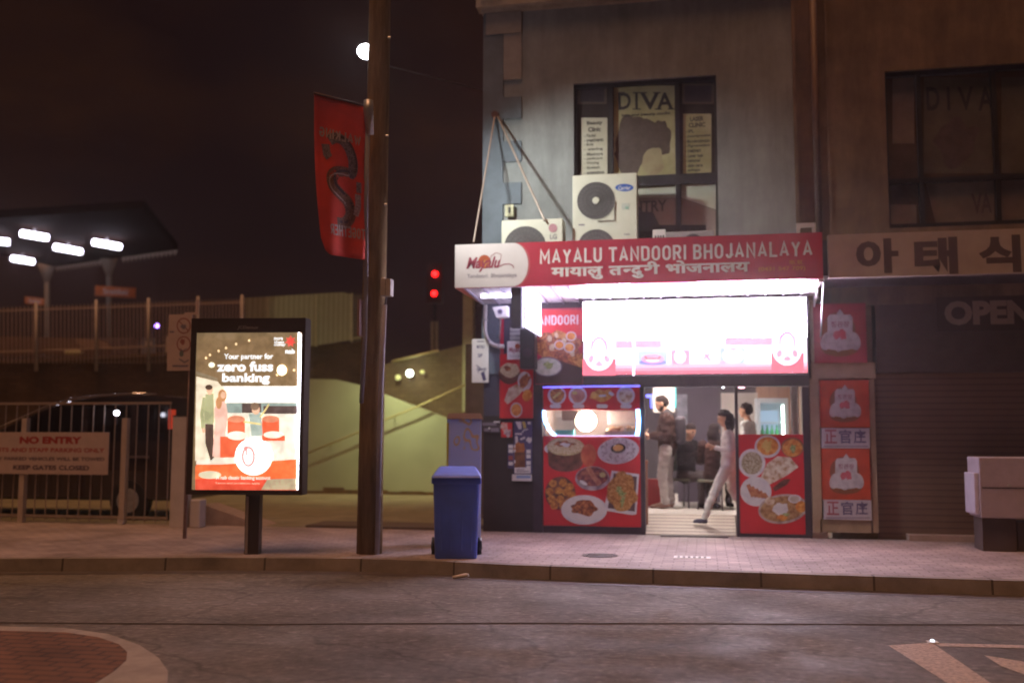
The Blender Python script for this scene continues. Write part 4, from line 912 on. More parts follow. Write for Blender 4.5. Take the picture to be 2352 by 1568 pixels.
c = pp(827,730,-.1); B().m(mat('faded_plate',(.30,.18,.17),.6)).obox(c,(.03,.12,.44)).build('side_plate', pole)
for py in (87,312,470,640): B().m(steel).tube([pp(893-py*.022,py,-.02),pp(899-py*.022,py,-.02)], .014, 6).build('bolt', pole)
c = pp(848,243); B().m(steel).tube([c+Vector((0,-.03,.05)),c+Vector((0,-.03,-.06)),pp(850,310)], [.055,.06,.045], 12).build('bracket', pole)
# banner: a curved cloth seen from its back, two arms
ban = empty('street_banner', pp(840,597), 'red cloth banner hanging from the pole, its lettering seen reversed', 'banner')
BL0, BR0, BR1, BL1 = (722,215), (843,247), (838,598), (741,560)
def bd(u): return pd-.16+.42*(1-u)*-1.0*0.9      # the outer edge swings towards the road
def bpt(u, v):
    lx = BL0[0]+(BL1[0]-BL0[0])*v+7*math.sin(PI*v)*-1+ (10*v*v if v>.3 else 0)*0; rx = BR0[0]+(BR1[0]-BR0[0])*v-5*math.sin(PI*min(1,v*1.2))*(1 if v<.5 else .6)
    ly = BL0[1]+(582-BL0[1])*v; ry = BR0[1]+(597-BR0[1])*v
    px = lx+(rx-lx)*u; py = ly+(ry-ly)*u
    dep = bd(u)+.035*math.sin(u*9+v*2.5)*(.3+v)+.02*math.sin(v*7+u*3)
    return D(px, py, dep)
b = B().m(mat('banner_red',(.78,.06,.03),.75,var=.12,scale=5)); NU, NV = 14, 26
grid = [[None]*(NV+1) for _ in range(NU+1)]
def inb(u, v):   # rounded lower outer corner
    r = .16; ar = .085
    return not (u < r and v > 1-ar and ((r-u)/r)**2+((v-1+ar)/ar)**2 > 1)
def vclamp(u, v):
    r = .22; ar = .10
    lim = 1 if u >= r else 1-ar+ar*math.sqrt(max(0, 1-((r-u)/r)**2))
    return v*lim
gv = [[b.bm.verts.new(bpt(i/NU, vclamp(i/NU, j/NV))) for j in range(NV+1)] for i in range(NU+1)]
for i in range(NU):
    for j in range(NV):
        f = b.bm.faces.new((gv[i][j], gv[i+1][j], gv[i+1][j+1], gv[i][j+1])); f.material_index = 0; f.smooth = True
bo = b.build('cloth', ban)
sd = bo.modifiers.new('thick','SOLIDIFY'); sd.thickness = .004; sd.offset = 0
def bprint(b, polys, mt, lift):
    b.m(mt)
    for q in polys:
        pts = []
        n = len(q)
        for k in range(n):
            a, c_ = Vector(q[k]), Vector(q[(k+1)%n]); m_ = max(1, int((c_-a).length/.06))
            for t in range(m_): pts.append(a.lerp(c_, t/m_))
        b.face([bpt(p_.x, p_.y)+(CAM-bpt(p_.x,p_.y)).normalized()*lift for p_ in pts])
b = B(); bw = mat('banner_white',(.55,.42,.38),.7)
def bstext(body, u0, v0, u1, v1):
    g = stroke_polys(body, .42, .17, .13); x0, x1, y0, y1 = bounds([p_ for q in g for p_ in q])
    for k, q in enumerate(g): bprint(b, [[(u1-(x-x0)/(x1-x0)*(u1-u0), v1-(y-y0)/(y1-y0)*(v1-v0)) for x, y in f] for f in q], bw, .008+(k%3)*.0004)
bstext('WALKING', .10, .19, .92, .265); bstext('TOGETHER', .24, .80, 1.0, .87)
def bline(pts, w, mt, lift):
    sc2 = 2.9
    r2 = ribbon([(p_[0], p_[1]*sc2) for p_ in pts], w); bprint(b, [[(x, y/sc2) for x, y in q] for q in r2], mt, lift)
sn = mat('snake_dark',(.07,.035,.045),.7); sg = food('snake_grey',(.12,.07,.08),(.22,.16,.18),(.34,.27,.28),50); sb_ = food('snake_brown',(.14,.05,.03),(.22,.09,.05),(.28,.15,.1),50)
path = [(.30,.27),(.42,.245),(.56,.25),(.68,.29),(.76,.35),(.78,.41),(.74,.455),(.60,.455),(.44,.465),(.34,.50),(.36,.555),(.50,.60),(.64,.64),(.70,.70),(.66,.75),(.54,.785),(.40,.79)]
def smooth(pts, n=4):
    out = []
    for k in range(len(pts)-1):
        p0, p1, p2, p3 = [Vector(pts[min(max(k+d,0),len(pts)-1)]) for d in (-1,0,1,2)]
        for t in range(n):
            t /= n; out.append(tuple(.5*((2*p1)+(-p0+p2)*t+(2*p0-5*p1+4*p2-p3)*t*t+(-p0+3*p1-3*p2+p3)*t**3)))
    out.append(pts[-1]); return out
path = smooth(path)
bline(path[:30], .19, sg, .006); bline(path[26:], .22, sb_, .0064); bline([(p_[0]+.06,p_[1]-.012) for p_ in path], .05, sn, .0075)
bline([(p_[0]-.05,p_[1]+.012) for p_ in path[24:50]], .022, bw, .008)
bline([(.22,.30),(.25,.36),(.30,.38)], .16, sg, .0085); bline([(.88,.50),(.88,.57)], .10, sg, .007); bline([(.86,.58),(.86,.66),(.80,.72)], .12, food('snake_lilac',(.3,.16,.2),(.4,.3,.36),(.5,.42,.45),40), .0072)
b.build('print', ban)
B().m(mat('arm_dark',(.10,.04,.03),.6)).tube([D(721,214,bd(0)),D(850,246,bd(1)+.05)], .014, 8).build('arm', ban)

# street lamp bracketed to the far side of the pole
lampd = pd+.55
lh = D(841,119,lampd)
am = D(874,104,pd+.16)
lamp = empty('street_lamp', am, 'bright white street lamp head bracketed to the back of the timber pole', 'street lamp')
B().m(steel).tube([am+Vector((0,-.05,0)), am+Vector((0,.10,.02)), lh+Vector((.12,.03,.09)), lh+Vector((.03,.0,.075))], [.022,.022,.02,.03], 8).build('arm', lamp)
B().m(emis('lamp_white', (.88,.92,1), 60)).sphere(lh, (.105,.14,.082), Matrix.Rotation(math.radians(-12),3,'Y')).build('lamp_head', lamp)
ll = bpy.data.lights.new('street_lamp_light','SPOT'); ll.energy = 900; ll.color = (.84,.90,.80); ll.spot_size = math.radians(78); ll.spot_blend = .9; ll.shadow_soft_size = .12
lo = bpy.data.objects.new('street_lamp_light', ll); C.objects.link(lo); tgt = W(1330,560,0)
lo.matrix_world = Matrix.Translation(lh+Vector((.05,-.02,-.16))) @ (tgt-lh).to_track_quat('-Z','Y').to_matrix().to_4x4()
lo.parent = lamp; lo.matrix_parent_inverse = lamp.matrix_world.inverted()

# ============================================================ WHEELIE BIN
bb_ = G(1047,1284); bd_ = (bb_-CAM).dot(ROT@Vector((0,0,-1))); S = FOC/bd_
bx, by = bb_.x, bb_.y+.30
binr = empty('wheelie_bin', (bx, by, .14), 'blue wheelie bin with a closed lid standing at the kerb', 'bin')
blue = mat('bin_blue', (.08,.16,.78), .42, var=.12, scale=4, bump=.1, bscale=50)
hb_ = .98; wt, wb_ = .265, .235
b = B().m(blue)
rings = []
for z_, w_, f_, k_ in ((.14,wb_,-.27,.22),(.16,wb_+.006,-.28,.22),(.6,.252,-.30,.27),(.14+hb_-.08,wt,-.315,.31)):
    rr_ = []
    for sx, sy in ((-1,-1),(1,-1),(1,1),(-1,1)):
        for a in range(4):
            an = math.atan2(sy, sx)+(a-1.5)*.3; cxr, cyr = sx*(w_-.045), (f_+.045 if sy < 0 else k_-.045)
            ang = {(-1,-1):180,(1,-1):270,(1,1):0,(-1,1):90}[(sx,sy)]+a*30
            rr_.append(b.bm.verts.new((bx+cxr+.045*math.cos(math.radians(ang)), by+cyr+.045*math.sin(math.radians(ang)), z_)))
    rings.append(rr_)
for p_, q_ in zip(rings, rings[1:]):
    for k in range(16): f = b.bm.faces.new((p_[k], p_[(k+1)%16], q_[(k+1)%16], q_[k])); f.smooth = True
b.bm.faces.new(rings[0][::-1])
b.build('body', binr)
b = B().m(blue); zt_ = .14+hb_-.08
for sx in (-.17,-.06,.06,.17): b.tube([(bx+sx,by-.288,.24),(bx+sx*1.06,by-.306,.72)], .010, 6)
b.build('rib', binr); b = B().m(blue)
b.box(bx-.285,bx+.285,by-.335,by+.33,zt_-.05,zt_+.012); b.build('rim', binr, bevel=.012)
b = B().m(mat('bin_lid', (.17,.26,.84), .38, var=.1, scale=4))
zf, zb_ = zt_+.03, zt_+.135
b.hexa([(bx-.295,by-.365,zt_+.014),(bx+.295,by-.365,zt_+.014),(bx+.295,by+.33,zt_+.014),(bx-.295,by+.33,zt_+.014),(bx-.27,by-.33,zf+.02),(bx+.27,by-.33,zf+.02),(bx+.215,by+.29,zb_),(bx-.215,by+.29,zb_)])
b.build('lid', binr, bevel=.02)
B().m(blue).tube([(bx-.2,by+.33,zb_-.03),(bx-.2,by+.39,zb_-.02),(bx+.2,by+.39,zb_-.02),(bx+.2,by+.33,zb_-.03)], .014, 8).build('handle', binr)
for s in (-1, 1):
    w_ = B().m(black).tube([(bx+s*.245,by+.20,.24),(bx+s*.295,by+.20,.24)], .10, 24).build('wheel', binr)
    child_of_child(B().m(dark).tube([(bx+s*.296,by+.20,.24),(bx+s*.302,by+.20,.24)], .05, 18).build('rim_cap', binr), w_)
P = Print((bx, by-.314, 0), (1,0,.0), (0,.028,1), step=.0006); bp_ = mat('bin_print',(.16,.13,.32),.5)
P.text('Nheery',-.10,.80,.13,.86,bp_,.03) if False else P.text('Albany',-.06,.79,.12,.86,bp_,.02,.2); P.line([(-.05,.775),(.12,.775)],.012,bp_); P.build('stencil', binr)
binr.rotation_euler[2] = math.radians(13); binr.location.x -= .07

# painted signal cabinet behind the bin
cb = G(1057,1262); yb_ = cb.y+.35
q = R(1019,962,1096,1240,yb_)
cab = empty('signal_cabinet', ((q[0]+q[1])/2, yb_+.2, .14), 'blue and yellow painted signal cabinet standing behind the wheelie bin', 'cabinet')
pm = bpy.data.materials.new('mural_blue'); pm.use_nodes = True; n = pm.node_tree.nodes; l = pm.node_tree.links; pr = n['Principled BSDF']; pr.inputs['Roughness'].default_value = .5
t_ = n.new('ShaderNodeTexCoord'); mp_ = n.new('ShaderNodeMapping'); mp_.inputs['Scale'].default_value = (1.5,1.5,1.1); mp_.inputs['Location'].default_value = (.9,0,.35)
ns_ = n.new('ShaderNodeTexNoise'); ns_.inputs['Scale'].default_value = 1.7; ns_.inputs['Detail'].default_value = 2
l.new(t_.outputs['Object'], mp_.inputs[0]); l.new(mp_.outputs[0], ns_.inputs['Vector'])
r_2 = n.new('ShaderNodeValToRGB'); els = r_2.color_ramp.elements
els[0].position = 0; els[0].color = (.40,.58,.99,1); els[1].position = 1; els[1].color = (.42,.48,.86,1)
for p_, c_ in ((.395,(.40,.56,.98,1)),(.402,(.60,.46,.30,1)),(.416,(.62,.46,.30,1)),(.423,(.40,.56,.98,1)),(.60,(.44,.56,.98,1)),(.615,(.66,.60,.74,1))):
    e_ = els.new(p_); e_.color = c_
l.new(ns_.outputs['Fac'], r_2.inputs['Fac']); l.new(r_2.outputs['Color'], pr.inputs['Base Color'])
B().m(pm).box(q[0],q[1],yb_,yb_+.36,.14,q[3]).build('body', cab, bevel=.008)
B().m(mat('mural_yellow',(.55,.50,.10),.5)).box(q[0]-.004,q[0]+.022,yb_-.003,yb_+.3,.3,q[3]-.05).build('edge_stripe', cab)
b = B().m(mat('cabinet_roof',(.22,.14,.13),.6)); b.hexa([(q[0]-.01,yb_-.02,q[3]+.001),(q[1]+.02,yb_-.02,q[3]+.001),(q[1]+.02,yb_+.39,q[3]+.001),(q[0]-.01,yb_+.39,q[3]+.001),(q[0]+.02,yb_+.02,q[3]+.075),(q[1]-.01,yb_+.02,q[3]+.075),(q[1]-.01,yb_+.35,q[3]+.075),(q[0]+.02,yb_+.35,q[3]+.075)]); b.build('roof', cab)
cab.rotation_euler[2] = math.radians(13)

# ============================================================ ILLUMINATED ADVERTISING PANEL
ab = G(577,1271)+Vector((.02,0,0)); ayaw = math.radians(7); ax = Vector((math.cos(ayaw), math.sin(ayaw), 0)); an_ = Vector((math.sin(ayaw), -math.cos(ayaw), 0)); az = Vector((0,0,1))
def onplane(px, py, off=0):
    d = ray(px, py); o = ab+an_*off; t = (o-CAM).dot(an_)/d.dot(an_); p_ = CAM+d*t-o; return p_.dot(ax), p_.z+o.z
ads = empty('advertising_panel', (ab.x, ab.y, .14), 'tall glowing advertising panel in a dark frame on one post by the kerb', 'advertising panel')
a0, zt_ = onplane(440,731,.12); a1, _ = onplane(702,733,.12); _, zb_ = onplane(577,1136,.12)
s0, sz1 = onplane(451,764,.12); s1, _ = onplane(693,764,.12); _, sz0 = onplane(577,1125,.12)
def ab_box(b, a_0, a_1, n0, n1, z0, z1): b.obox(Vector((ab.x,ab.y,0))+ax*(a_0+a_1)/2+an_*(n0+n1)/2+az*(z0+z1)/2, (abs(a_1-a_0),abs(n1-n0),abs(z1-z0)), Matrix.Rotation(ayaw,3,'Z'))
frm = mat('ad_frame', (.045,.03,.028), .35, var=.1)
b = B().m(frm)
ab_box(b,a0,s0,-.12,.12,zb_,zt_); ab_box(b,s1,a1,-.12,.12,zb_,zt_); ab_box(b,s0,s1,-.12,.119,sz1,zt_-.001); ab_box(b,s0,s1,-.12,.119,zb_+.001,sz0); ab_box(b,s0,s1,-.119,.02,sz0,sz1)
b.build('frame', ads)
b = B().m(frm); ab_box(b,-.085,.085,-.06,.06,.14,zb_); b.m(mat('post_silver',(.40,.36,.36),.4,.4)); ab_box(b,-.075,-.045,.0605,.066,.15,zb_-.02); b.build('post', ads)
P = Print(Vector((ab.x,ab.y,0))+an_*.10, ax, az, conv=lambda px, py: onplane(px, py, .1))
def em(nm, c, s=1.0): return food('ad_'+nm, tuple(v*.82 for v in c), c, tuple(min(1.2,v*1.12+.02) for v in c), 9, em=s)
cv = P.conv; P.conv = lambda a, b_: (a, b_); P.rect(s0,sz0,s1,sz1,em('brown',(.30,.20,.10),.75)); P.conv = cv
P.rect(451,1060,684,1100,em('red',(1,.20,.06),1.0)); P.rect(449,1098,684,1126,em('redlow',(.85,.10,.05),.9))
P.rect(451,886,684,1066,em('cream',(1,.94,.78),1.0)); P.rect(515,887,684,924,em('bright',(1,1,.94),1.3)); P.poly([(451,864),(500,876),(520,900),(510,1050),(448,1058)],em('wall',(1,.90,.68),.95)); P.poly([(451,852),(500,868),(500,876),(451,861)],em('beam',(.34,.27,.17),.8))
P.rect(508,925,684,948,em('tealgrey',(.38,.50,.46),.8)); P.rect(556,926,600,948,em('darkbox',(.13,.09,.08),.8)); P.rect(605,932,684,950,em('darkbox',(.13,.09,.08),.8))
P.poly([(449,1070),(684,1054),(684,1088),(449,1100)],em('red',(1,.20,.06),1.0)); P.ell(482,1090,26,9,em('sand',(.9,.85,.6),.9)); P.poly([(614,1100),(684,1098),(684,1124),(600,1124)],em('sand2',(.62,.52,.33),.8))
# couple standing at the left of the picture in the poster
P.poly([(473,905),(491,903),(492,970),(488,975),(470,972),(468,930)],em('olive',(.52,.55,.30),.85)); P.poly([(471,973),(490,974),(492,1050),(484,1058),(472,1018)],em('trouser',(.13,.08,.06),.8)); P.ell(482,896,7.5,10,em('face',(.95,.60,.40),.9)); P.ell(480,889,8.5,6,em('hair',(.14,.09,.06),.7)); P.line([(470,912),(464,950),(467,985)],.045,em('olive',(.52,.55,.30),.85)); P.ell(468,988,4,6,em('face',(.95,.60,.40),.9))
P.poly([(498,922),(518,920),(524,955),(520,985),(516,1052),(488,1048),(494,975),(492,940)],em('pink',(1,.62,.50),1.0)); P.ell(511,908,10,14,em('auburn',(.72,.36,.16),.8)); P.ell(513,907,6,8,em('face',(.95,.60,.40),.9)); P.ell(503,925,7,14,em('auburn',(.72,.36,.16),.8))
# drum kit
for x_, w_ in ((543,20),(622,20)): P.rect(x_-w_,962,x_+w_,1012,em('drum',(1,.17,.07),.95)); P.ell(x_,962,w_,8,em('drumtop',(.9,.35,.2),.9))
P.rect(506,1002,560,1050,em('drum',(1,.17,.07),.95)); P.rect(620,1000,655,1012,em('drum',(1,.17,.07),.95)); P.ell(545,1000,23,10,em('skin',(1,.95,.78),1.2)); P.ell(628,998,22,8,em('skin',(1,.95,.78),1.2))
P.poly([(572,950),(600,946),(604,1000),(578,1002)],em('child',(.50,.62,.55),.9)); P.ell(588,940,9,12,em('face',(.95,.60,.40),.9)); P.ell(586,933,10,9,em('hair2',(.30,.20,.13),.8)); P.line([(598,958),(612,938),(618,928)],.018,em('stick',(.95,.75,.3),1)); P.line([(560,968),(600,974)],.02,em('stick',(.95,.75,.3),1))
P.ell(583,1048,43,43,em('drumhead',(1,.98,.96),2.2)); P.line([(560,1028),(567,1026),(566,1046)],.022,em('zero',(1,.42,.40),1.0))
P.line([(577+13*math.cos(2*PI*k/20)-6, 1048+21*math.sin(2*PI*k/20)) for k in range(21)],.026,em('zero',(1,.42,.40),1.0))
glow = em('lettering',(.90,.96,1),1.35)
P.text('Your partner for',515,812,628,828,glow,.02); P.text('zero fuss',499,830,628,853,glow,.035); P.text('banking',511,857,620,883,glow,.035)
for k, t_2 in enumerate(('more','than','money')): P.text(t_2,630,775+k*7.5,650+k*3,781+k*7.5,glow,.03)
P.text('nab',656,801,678,812,glow,.04)
st = [(668+(13 if k%2 == 0 else 6.5)*math.cos(2*PI*k/14-PI/2), 784+(14 if k%2 == 0 else 7)*math.sin(2*PI*k/14-PI/2)) for k in range(14)]
P.poly(st, em('star',(1,.10,.08),1.0))
P.ell(648,850,11,12,em('bulb',(1,.92,.6),4)); P.ell(487,838,7,6,em('bulb2',(.95,.95,.7),1.6))
for x_, y_ in ((573,782),(543,790),(520,799),(503,806),(483,815),(474,822),(637,861),(676,850)): P.ell(x_,y_,2.4,2.8,em('bulbs',(1,.75,.42),1.6))
P.text('A nab classic banking account',497,1092,622,1103,em('lettering2',(1,.86,.74),1.1),.03); P.text('Terms and conditions apply',495,1107,598,1112,em('small',(1,.7,.5),.9),.01)
P.poly([(686,762),(693,768),(690,1124),(682,1124)], em('strip',(.86,.88,1),9))
P.build('poster', ads)
P = Print(Vector((ab.x,ab.y,0))+an_*.1205, ax, az, conv=lambda px, py: onplane(px, py, .12)); P.text('JCDecaux',545,748,594,757,mat('maker_grey',(.28,.24,.22),.5),.02,.2); P.build('maker_mark', ads)

# ============================================================ SIGN POLE AND BOLLARDS LEFT
def upright(px, py):   # a ground point
    p_ = G(px, py); return p_, (p_-CAM).dot(ROT@Vector((0,0,-1)))
c, dd_ = upright(404,1212); m_ = FOC/dd_
top = D(402,956,dd_).z
pw = mat('post_white', (.60,.56,.58), .6, var=.12, scale=3)
g1 = B().m(pw).box(c.x-.115,c.x+.125,c.y,c.y+.22,.14,top); g1.m(dark).box(c.x-.12,c.x+.13,c.y-.005,c.y+.225,top,top+.02)
tag(g1.build('gate_pillar', bevel=.01), 'tall white rendered gate pillar behind the parking sign pole', 'pillar')
c2, dd2 = upright(446,1212); top2 = D(446,1147,dd2).z
g1 = B().m(pw).box(c2.x-.085,c2.x+.085,c2.y,c2.y+.2,.14,top2)
tag(g1.build('low_block', bevel=.02), 'short white block standing right of the gate pillar', 'bollard')
w0 = G(462,1206); b = B().m(mat('wedge_pale',(.36,.28,.25),.8,var=.2)); b.prism([(w0.x,w0.y,.14),(w0.x+1.0,w0.y+.1,.14),(w0.x+.02,w0.y,.46)], (0,.5,0))  # solid wedge standing in for light on the pavement
tag(b.build('light_wedge'), 'low pale wedge shaped after the patch of light behind the advertising panel post', 'wall')
c, dd_ = upright(424,1236)
sp_ = empty('parking_sign', (c.x, c.y, .14), 'white parking sign plate with two ringed symbols on a thin pole', 'sign')
B().m(mat('pole_rust',(.26,.17,.15),.6,.3,var=.4,scale=14)).tube([(c.x,c.y,.14),(c.x,c.y,D(424,722,dd_).z)], .026, 10).build('pole', sp_)
q = R(386,722,440,851,c.y-.04)
P = wallprint(c.y-.045); P.m(mat('plate_aged',(.55,.42,.38),.6,var=.1)).box(q[0],q[1],c.y-.045,c.y-.03,q[2],q[3]); rg = mat('ring_red',(.30,.10,.09),.6)
for y_ in (748,790): P.line([(422+15*math.cos(2*PI*k/20),y_+17*math.sin(2*PI*k/20)) for k in range(21)],.018,rg)
P.line([(411,737),(433,760)],.014,rg); P.ell(422,750,7,5,gp_,0,.3); P.ell(420,785,6,6,rg,0,.3); P.line([(414,800),(420,806),(430,800)],.014,gp_); P.ell(417,812,5,7,mat('symbol_teal',(.14,.18,.18),.6)); P.line([(412,824),(424,832),(434,826)],.02,gp_); P.rect(396,838,432,842,gp_); P.rect(390,760,400,764,gp_)
P.build('plate', sp_)
q2_ = R(424,688,456,722,c.y-.04); b = B().m(mat('plate_aged',(.55,.42,.38))).box(q2_[0],q2_[1],c.y-.04,c.y-.03,q2_[2]-.0,q2_[2]+.03); b.box(q2_[1]-.04,q2_[1],c.y-.04,c.y-.03,q2_[2]+.03,q2_[3]); b.build('upper_plate_edge', sp_)

# ============================================================ GATE, VAN AND STATION ON THE LEFT
YG = G(200,1206).y+.25
def gx(px): return W(px,1100,YG).x
def gz(py, px=200): return W(px,py,YG).z
gw = mat('gate_white', (.36,.30,.27), .5, .2, var=.15)
gate = empty('steel_gate', (gx(200), YG, .14), 'pale steel bar gate closing the car park entrance at the left', 'gate')
b = B().m(gw)
for k in range(20):
    x_ = gx(-95+k*25.3); b.tube([(x_,YG,.18),(x_,YG,gz(930))], .010, 6)
b.build('bars', gate)
b = B().m(gw); b.box(gx(-100),gx(388),YG-.012,YG+.012,gz(926)-.02,gz(926)+.02); b.box(gx(-100),gx(388),YG-.012,YG+.012,gz(1186)-.02,gz(1186)+.02); b.build('rail', gate)
for px_ in (55, 286): B().m(mat('gate_post',(.48,.41,.38),.5)).box(gx(px_)-.045,gx(px_)+.045,YG-.06,YG+.03,gz(1190) if px_>100 else .14,gz(960)).build('post', gate)
B().m(mat('caster',(.62,.6,.66),.4)).tube([(gx(284),YG-.05,.20),(gx(284),YG+.05,.20)], .055, 14).build('caster', gate)
P = wallprint(YG-.075); q = P.pxbox(-70,992,249,1088)
P.m(mat('board_grey_white',(.52,.42,.42),.6,var=.1)).box(q[0],q[1],YG-.075,YG-.062,q[2],q[3]); sr_ = mat('sign_red',(.34,.03,.03),.6); sk = mat('sign_dark',(.08,.05,.08),.6)
P.text('NO ENTRY',45,1002,188,1019,sr_,.06); P.text('RESIDENTS AND STAFF PARKING ONLY',-60,1028,240,1038,sr_,.03); P.text('ILLEGALLY PARKED VEHICLES WILL BE TOWED',-60,1049,240,1057,sk,.03); P.text('KEEP GATES CLOSED',30,1068,205,1079,sk,.04)
tag(P.build('entry_sign'), 'wide white NO ENTRY sign board fixed to the pale bar gate', 'sign')
gl = empty('reflection_ball', (gx(268),YG+.1,gz(960)), 'small glowing ball added for a bright reflection above the sign board end', 'lamp')
c = W(268,948,YG+.05); B().m(emis('reflection_glow',(.85,.85,1),22)).sphere(c,.042).build('globe', gl); B().m(dark).tube([c-Vector((0,0,.03)),c-Vector((0,0,.18))],.012,6).build('ball_stem', gl)  # glowing ball added in place of a bright reflection, no real lamp

# dark van behind the gate
YV = YG+.75
def vx(px): return W(px,1000,YV).x
zr = W(300,907,YV).z
vp_ = [(-560,1140),(-565,1080),(-500,1050),(-300,1030),(-130,1015),(-60,1000),(0,985),(45,963),(100,938),(160,920),(220,911),(290,907),(370,907),(388,912),(394,940),(398,1010),(399,1150)]
pts = [(W(x_,y_,YV).x, YV, W(x_,y_,YV).z) for x_, y_ in vp_]
van = empty('parked_van', (vx(-50), YV+.9, .14), 'dark glossy van parked behind the pale bar gate', 'van')
carp = mat('van_paint', (.035,.022,.02), .18, 0, var=.1, coat=1); carg = mat('van_glass', (.012,.01,.012), .06)
bd_v = B().m(carp).prism(pts, (0,1.75,0)).build('body', van, bevel=.05)
b = B().m(carg)
for poly in ([(50,972),(108,945),(165,930),(190,927),(190,1012),(20,1012)],[(202,926),(300,922),(300,1012),(202,1012)],[(312,922),(380,925),(384,1012),(312,1012)]):
    b.prism([(W(x_,y_,YV-.006).x,YV-.006,W(x_,y_,YV-.006).z) for x_,y_ in poly], (0,.005,0))
b.build('side_windows', van)
B().m(mat('chrome',(.8,.8,.82),.12,1,var=.02)).tube([Vector((W(x_,y_,YV-.02).x,YV-.02,W(x_,y_,YV-.02).z+.012)) for x_,y_ in ((-10,985),(45,961),(100,936),(160,918),(220,909),(290,905),(360,905))], .016, 8).build('glint_rail', van)  # chrome rail added along the roofline to catch tube-light glints
B().m(emis('tail_lamp',(.6,.05,.02),.5)).box(vx(386),vx(395),YV-.01,YV+.1,W(390,985,YV).z,W(390,940,YV).z).build('tail_light', van)
B().m(mat('van_trim',(.2,.16,.15),.3,.5)).box(vx(300),vx(345),YV-.03,YV-.004,W(320,1052,YV).z,W(320,1046,YV).z).build('door_handle', van)
for px_ in (-380, 300):
    x_ = vx(px_); wl_ = B().m(black).tube([(x_,YV-.01,.46),(x_,YV+.2,.46)], .33, 28).build('wheel', van)
    child_of_child(B().m(steel).tube([(x_,YV-.02,.46),(x_,YV-.011,.46)], .2, 20).build('rim', van), wl_)

# raised platform: retaining wall and bar fence
A_, B_ = D(-260,1000,23.0), D(840,1000,29.0); pn_ = Vector((-(B_-A_).y, (B_-A_).x, 0)).normalized()
def PL(px, py, off=0):
    d = ray(px, py); o = A_-pn_*off; t = (o-CAM).dot(pn_)/d.dot(pn_); return CAM+d*t
brw = bricks('retaining_brick', (.17,.10,.055), (.13,.075,.04), (.09,.06,.04), .24, .085, .85, plane='XZ', ms=.008)
pts = [PL(-260,836),PL(385,829),PL(560,812),PL(725,794),PL(835,784)]
base_ = [Vector((p_.x,p_.y,.1)) for p_ in (pts[-1], pts[0])]
b = B().m(brw).prism(pts+base_, pn_*.4)
tag(b.build('retaining_wall'), 'long dark brown brick retaining wall below the raised station fence', 'wall')
b = B().m(mat('platform_slab',(.2,.14,.1),.9)); b.prism([p_+Vector((0,0,-.12))+pn_*.41 for p_ in pts], Vector((0,0,.1))+pn_*.001) if False else b.prism([pts[0]+pn_*.41-Vector((0,0,.1)),pts[-1]+pn_*.41-Vector((0,0,.1)),pts[-1]+pn_*30-Vector((0,0,.1)),pts[0]+pn_*30-Vector((0,0,.1))],(0,0,.08))
tag(b.build('platform_ground'), kind='structure')
fenc = empty('platform_fence', PL(250,832,.1), 'tall pale bar fence along the top of the brown retaining wall', 'fence')
fb = mat('fence_pale',(.55,.42,.36),.5)
def topy(x): return 697-(x-83)*.034
b = B().m(fb)
x_ = -40.0
while x_ < 562:
    p_, q_ = PL(x_,834 if x_ < 385 else 834-(x_-385)*.115,.08), PL(x_,topy(x_)+5,.08); b.tube([p_,q_], .0135, 5); x_ += 9.6-x_*.0035
b.build('bars', fenc)
b = B().m(fb)
for dy in (14, 108): b.tube([PL(-40,topy(-40)+dy,.06),PL(260,topy(260)+dy,.06),PL(562,topy(562)+dy*.97,.06)], .022, 6)
b.build('rail', fenc)
for px_ in (83,221,341,455,556):
    B().m(mat('fence_post_pale',(.52,.46,.44),.45)).tube([PL(px_,852,.14),PL(px_,topy(px_)-4,.14)], .042, 8).build('post', fenc)
# cream corrugated hoarding
hoard = bands('corrugated_cream', (.50,.48,.36), (.38,.36,.26), 0, .11, .6, width=.5, bump=.8)
ho = empty('corrugated_hoarding', PL(700,795,.1), 'cream corrugated metal hoarding on top of the brown wall, lit from the right', 'fence')
B().m(hoard).prism([PL(563,700,.12),PL(563,684,.12),PL(788,671,.12),PL(808,676,.12),PL(806,781,.12),PL(725,793,.12),PL(563,812,.12)], pn_*.04).build('panel', ho)
for px_,y0_,y1_ in ((726,796,676),(808,786,673),(616,806,682)): B().m(mat('hoarding_post',(.50,.48,.36),.6)).tube([PL(px_,y0_,.16),PL(px_,y1_,.16)], .032, 6).build('post', ho)
b = B().m(mat('thin_bars',(.40,.38,.28),.5))
for px_ in (814,819,824,830): b.tube([PL(px_,784,.12),PL(px_,676,.12)], .010, 5)
b.tube([PL(806,778,.12),PL(836,774,.12)], .03, 6); b.build('end_bars', ho)

# station canopy with its tube lights
zc_ = 8.34
can = empty('station_canopy', G(260,600,zc_)*1.0, 'station platform canopy with a pale scalloped edge and hanging tube lights', 'canopy')
cA, cB, cC, cD = G(128,612,zc_), G(408,573,zc_), G(330,478,zc_), G(-300,520,zc_)
B().m(mat('canopy_underside',(.016,.007,.005),.9,spec=.05)).prism([cA,cB,cC,cD], (0,0,.25)).build('roof', can)
b = B().m(mat('valance_pale',(.50,.42,.33),.7)); n_ = 30; fw = (CAM-cA); fw.z = 0; fw = -fw.normalized()
for k in range(n_):
    if k == 15: b.build('valance', can); b = B().m(mat('valance_pale',(.50,.42,.33),.7))
    if 13 <= k <= 16: continue
    p_, q_ = cA.lerp(cB,k/n_), cA.lerp(cB,(k+1)/n_); m__ = (p_+q_)/2
    b.prism([p_+fw*.05+Vector((0,0,.2)),q_+fw*.05+Vector((0,0,.2)),q_+fw*.05-Vector((0,0,.03)),m__+fw*.05-Vector((0,0,.22)),p_+fw*.05-Vector((0,0,.03))], fw*.04)
b.build('valance', can)
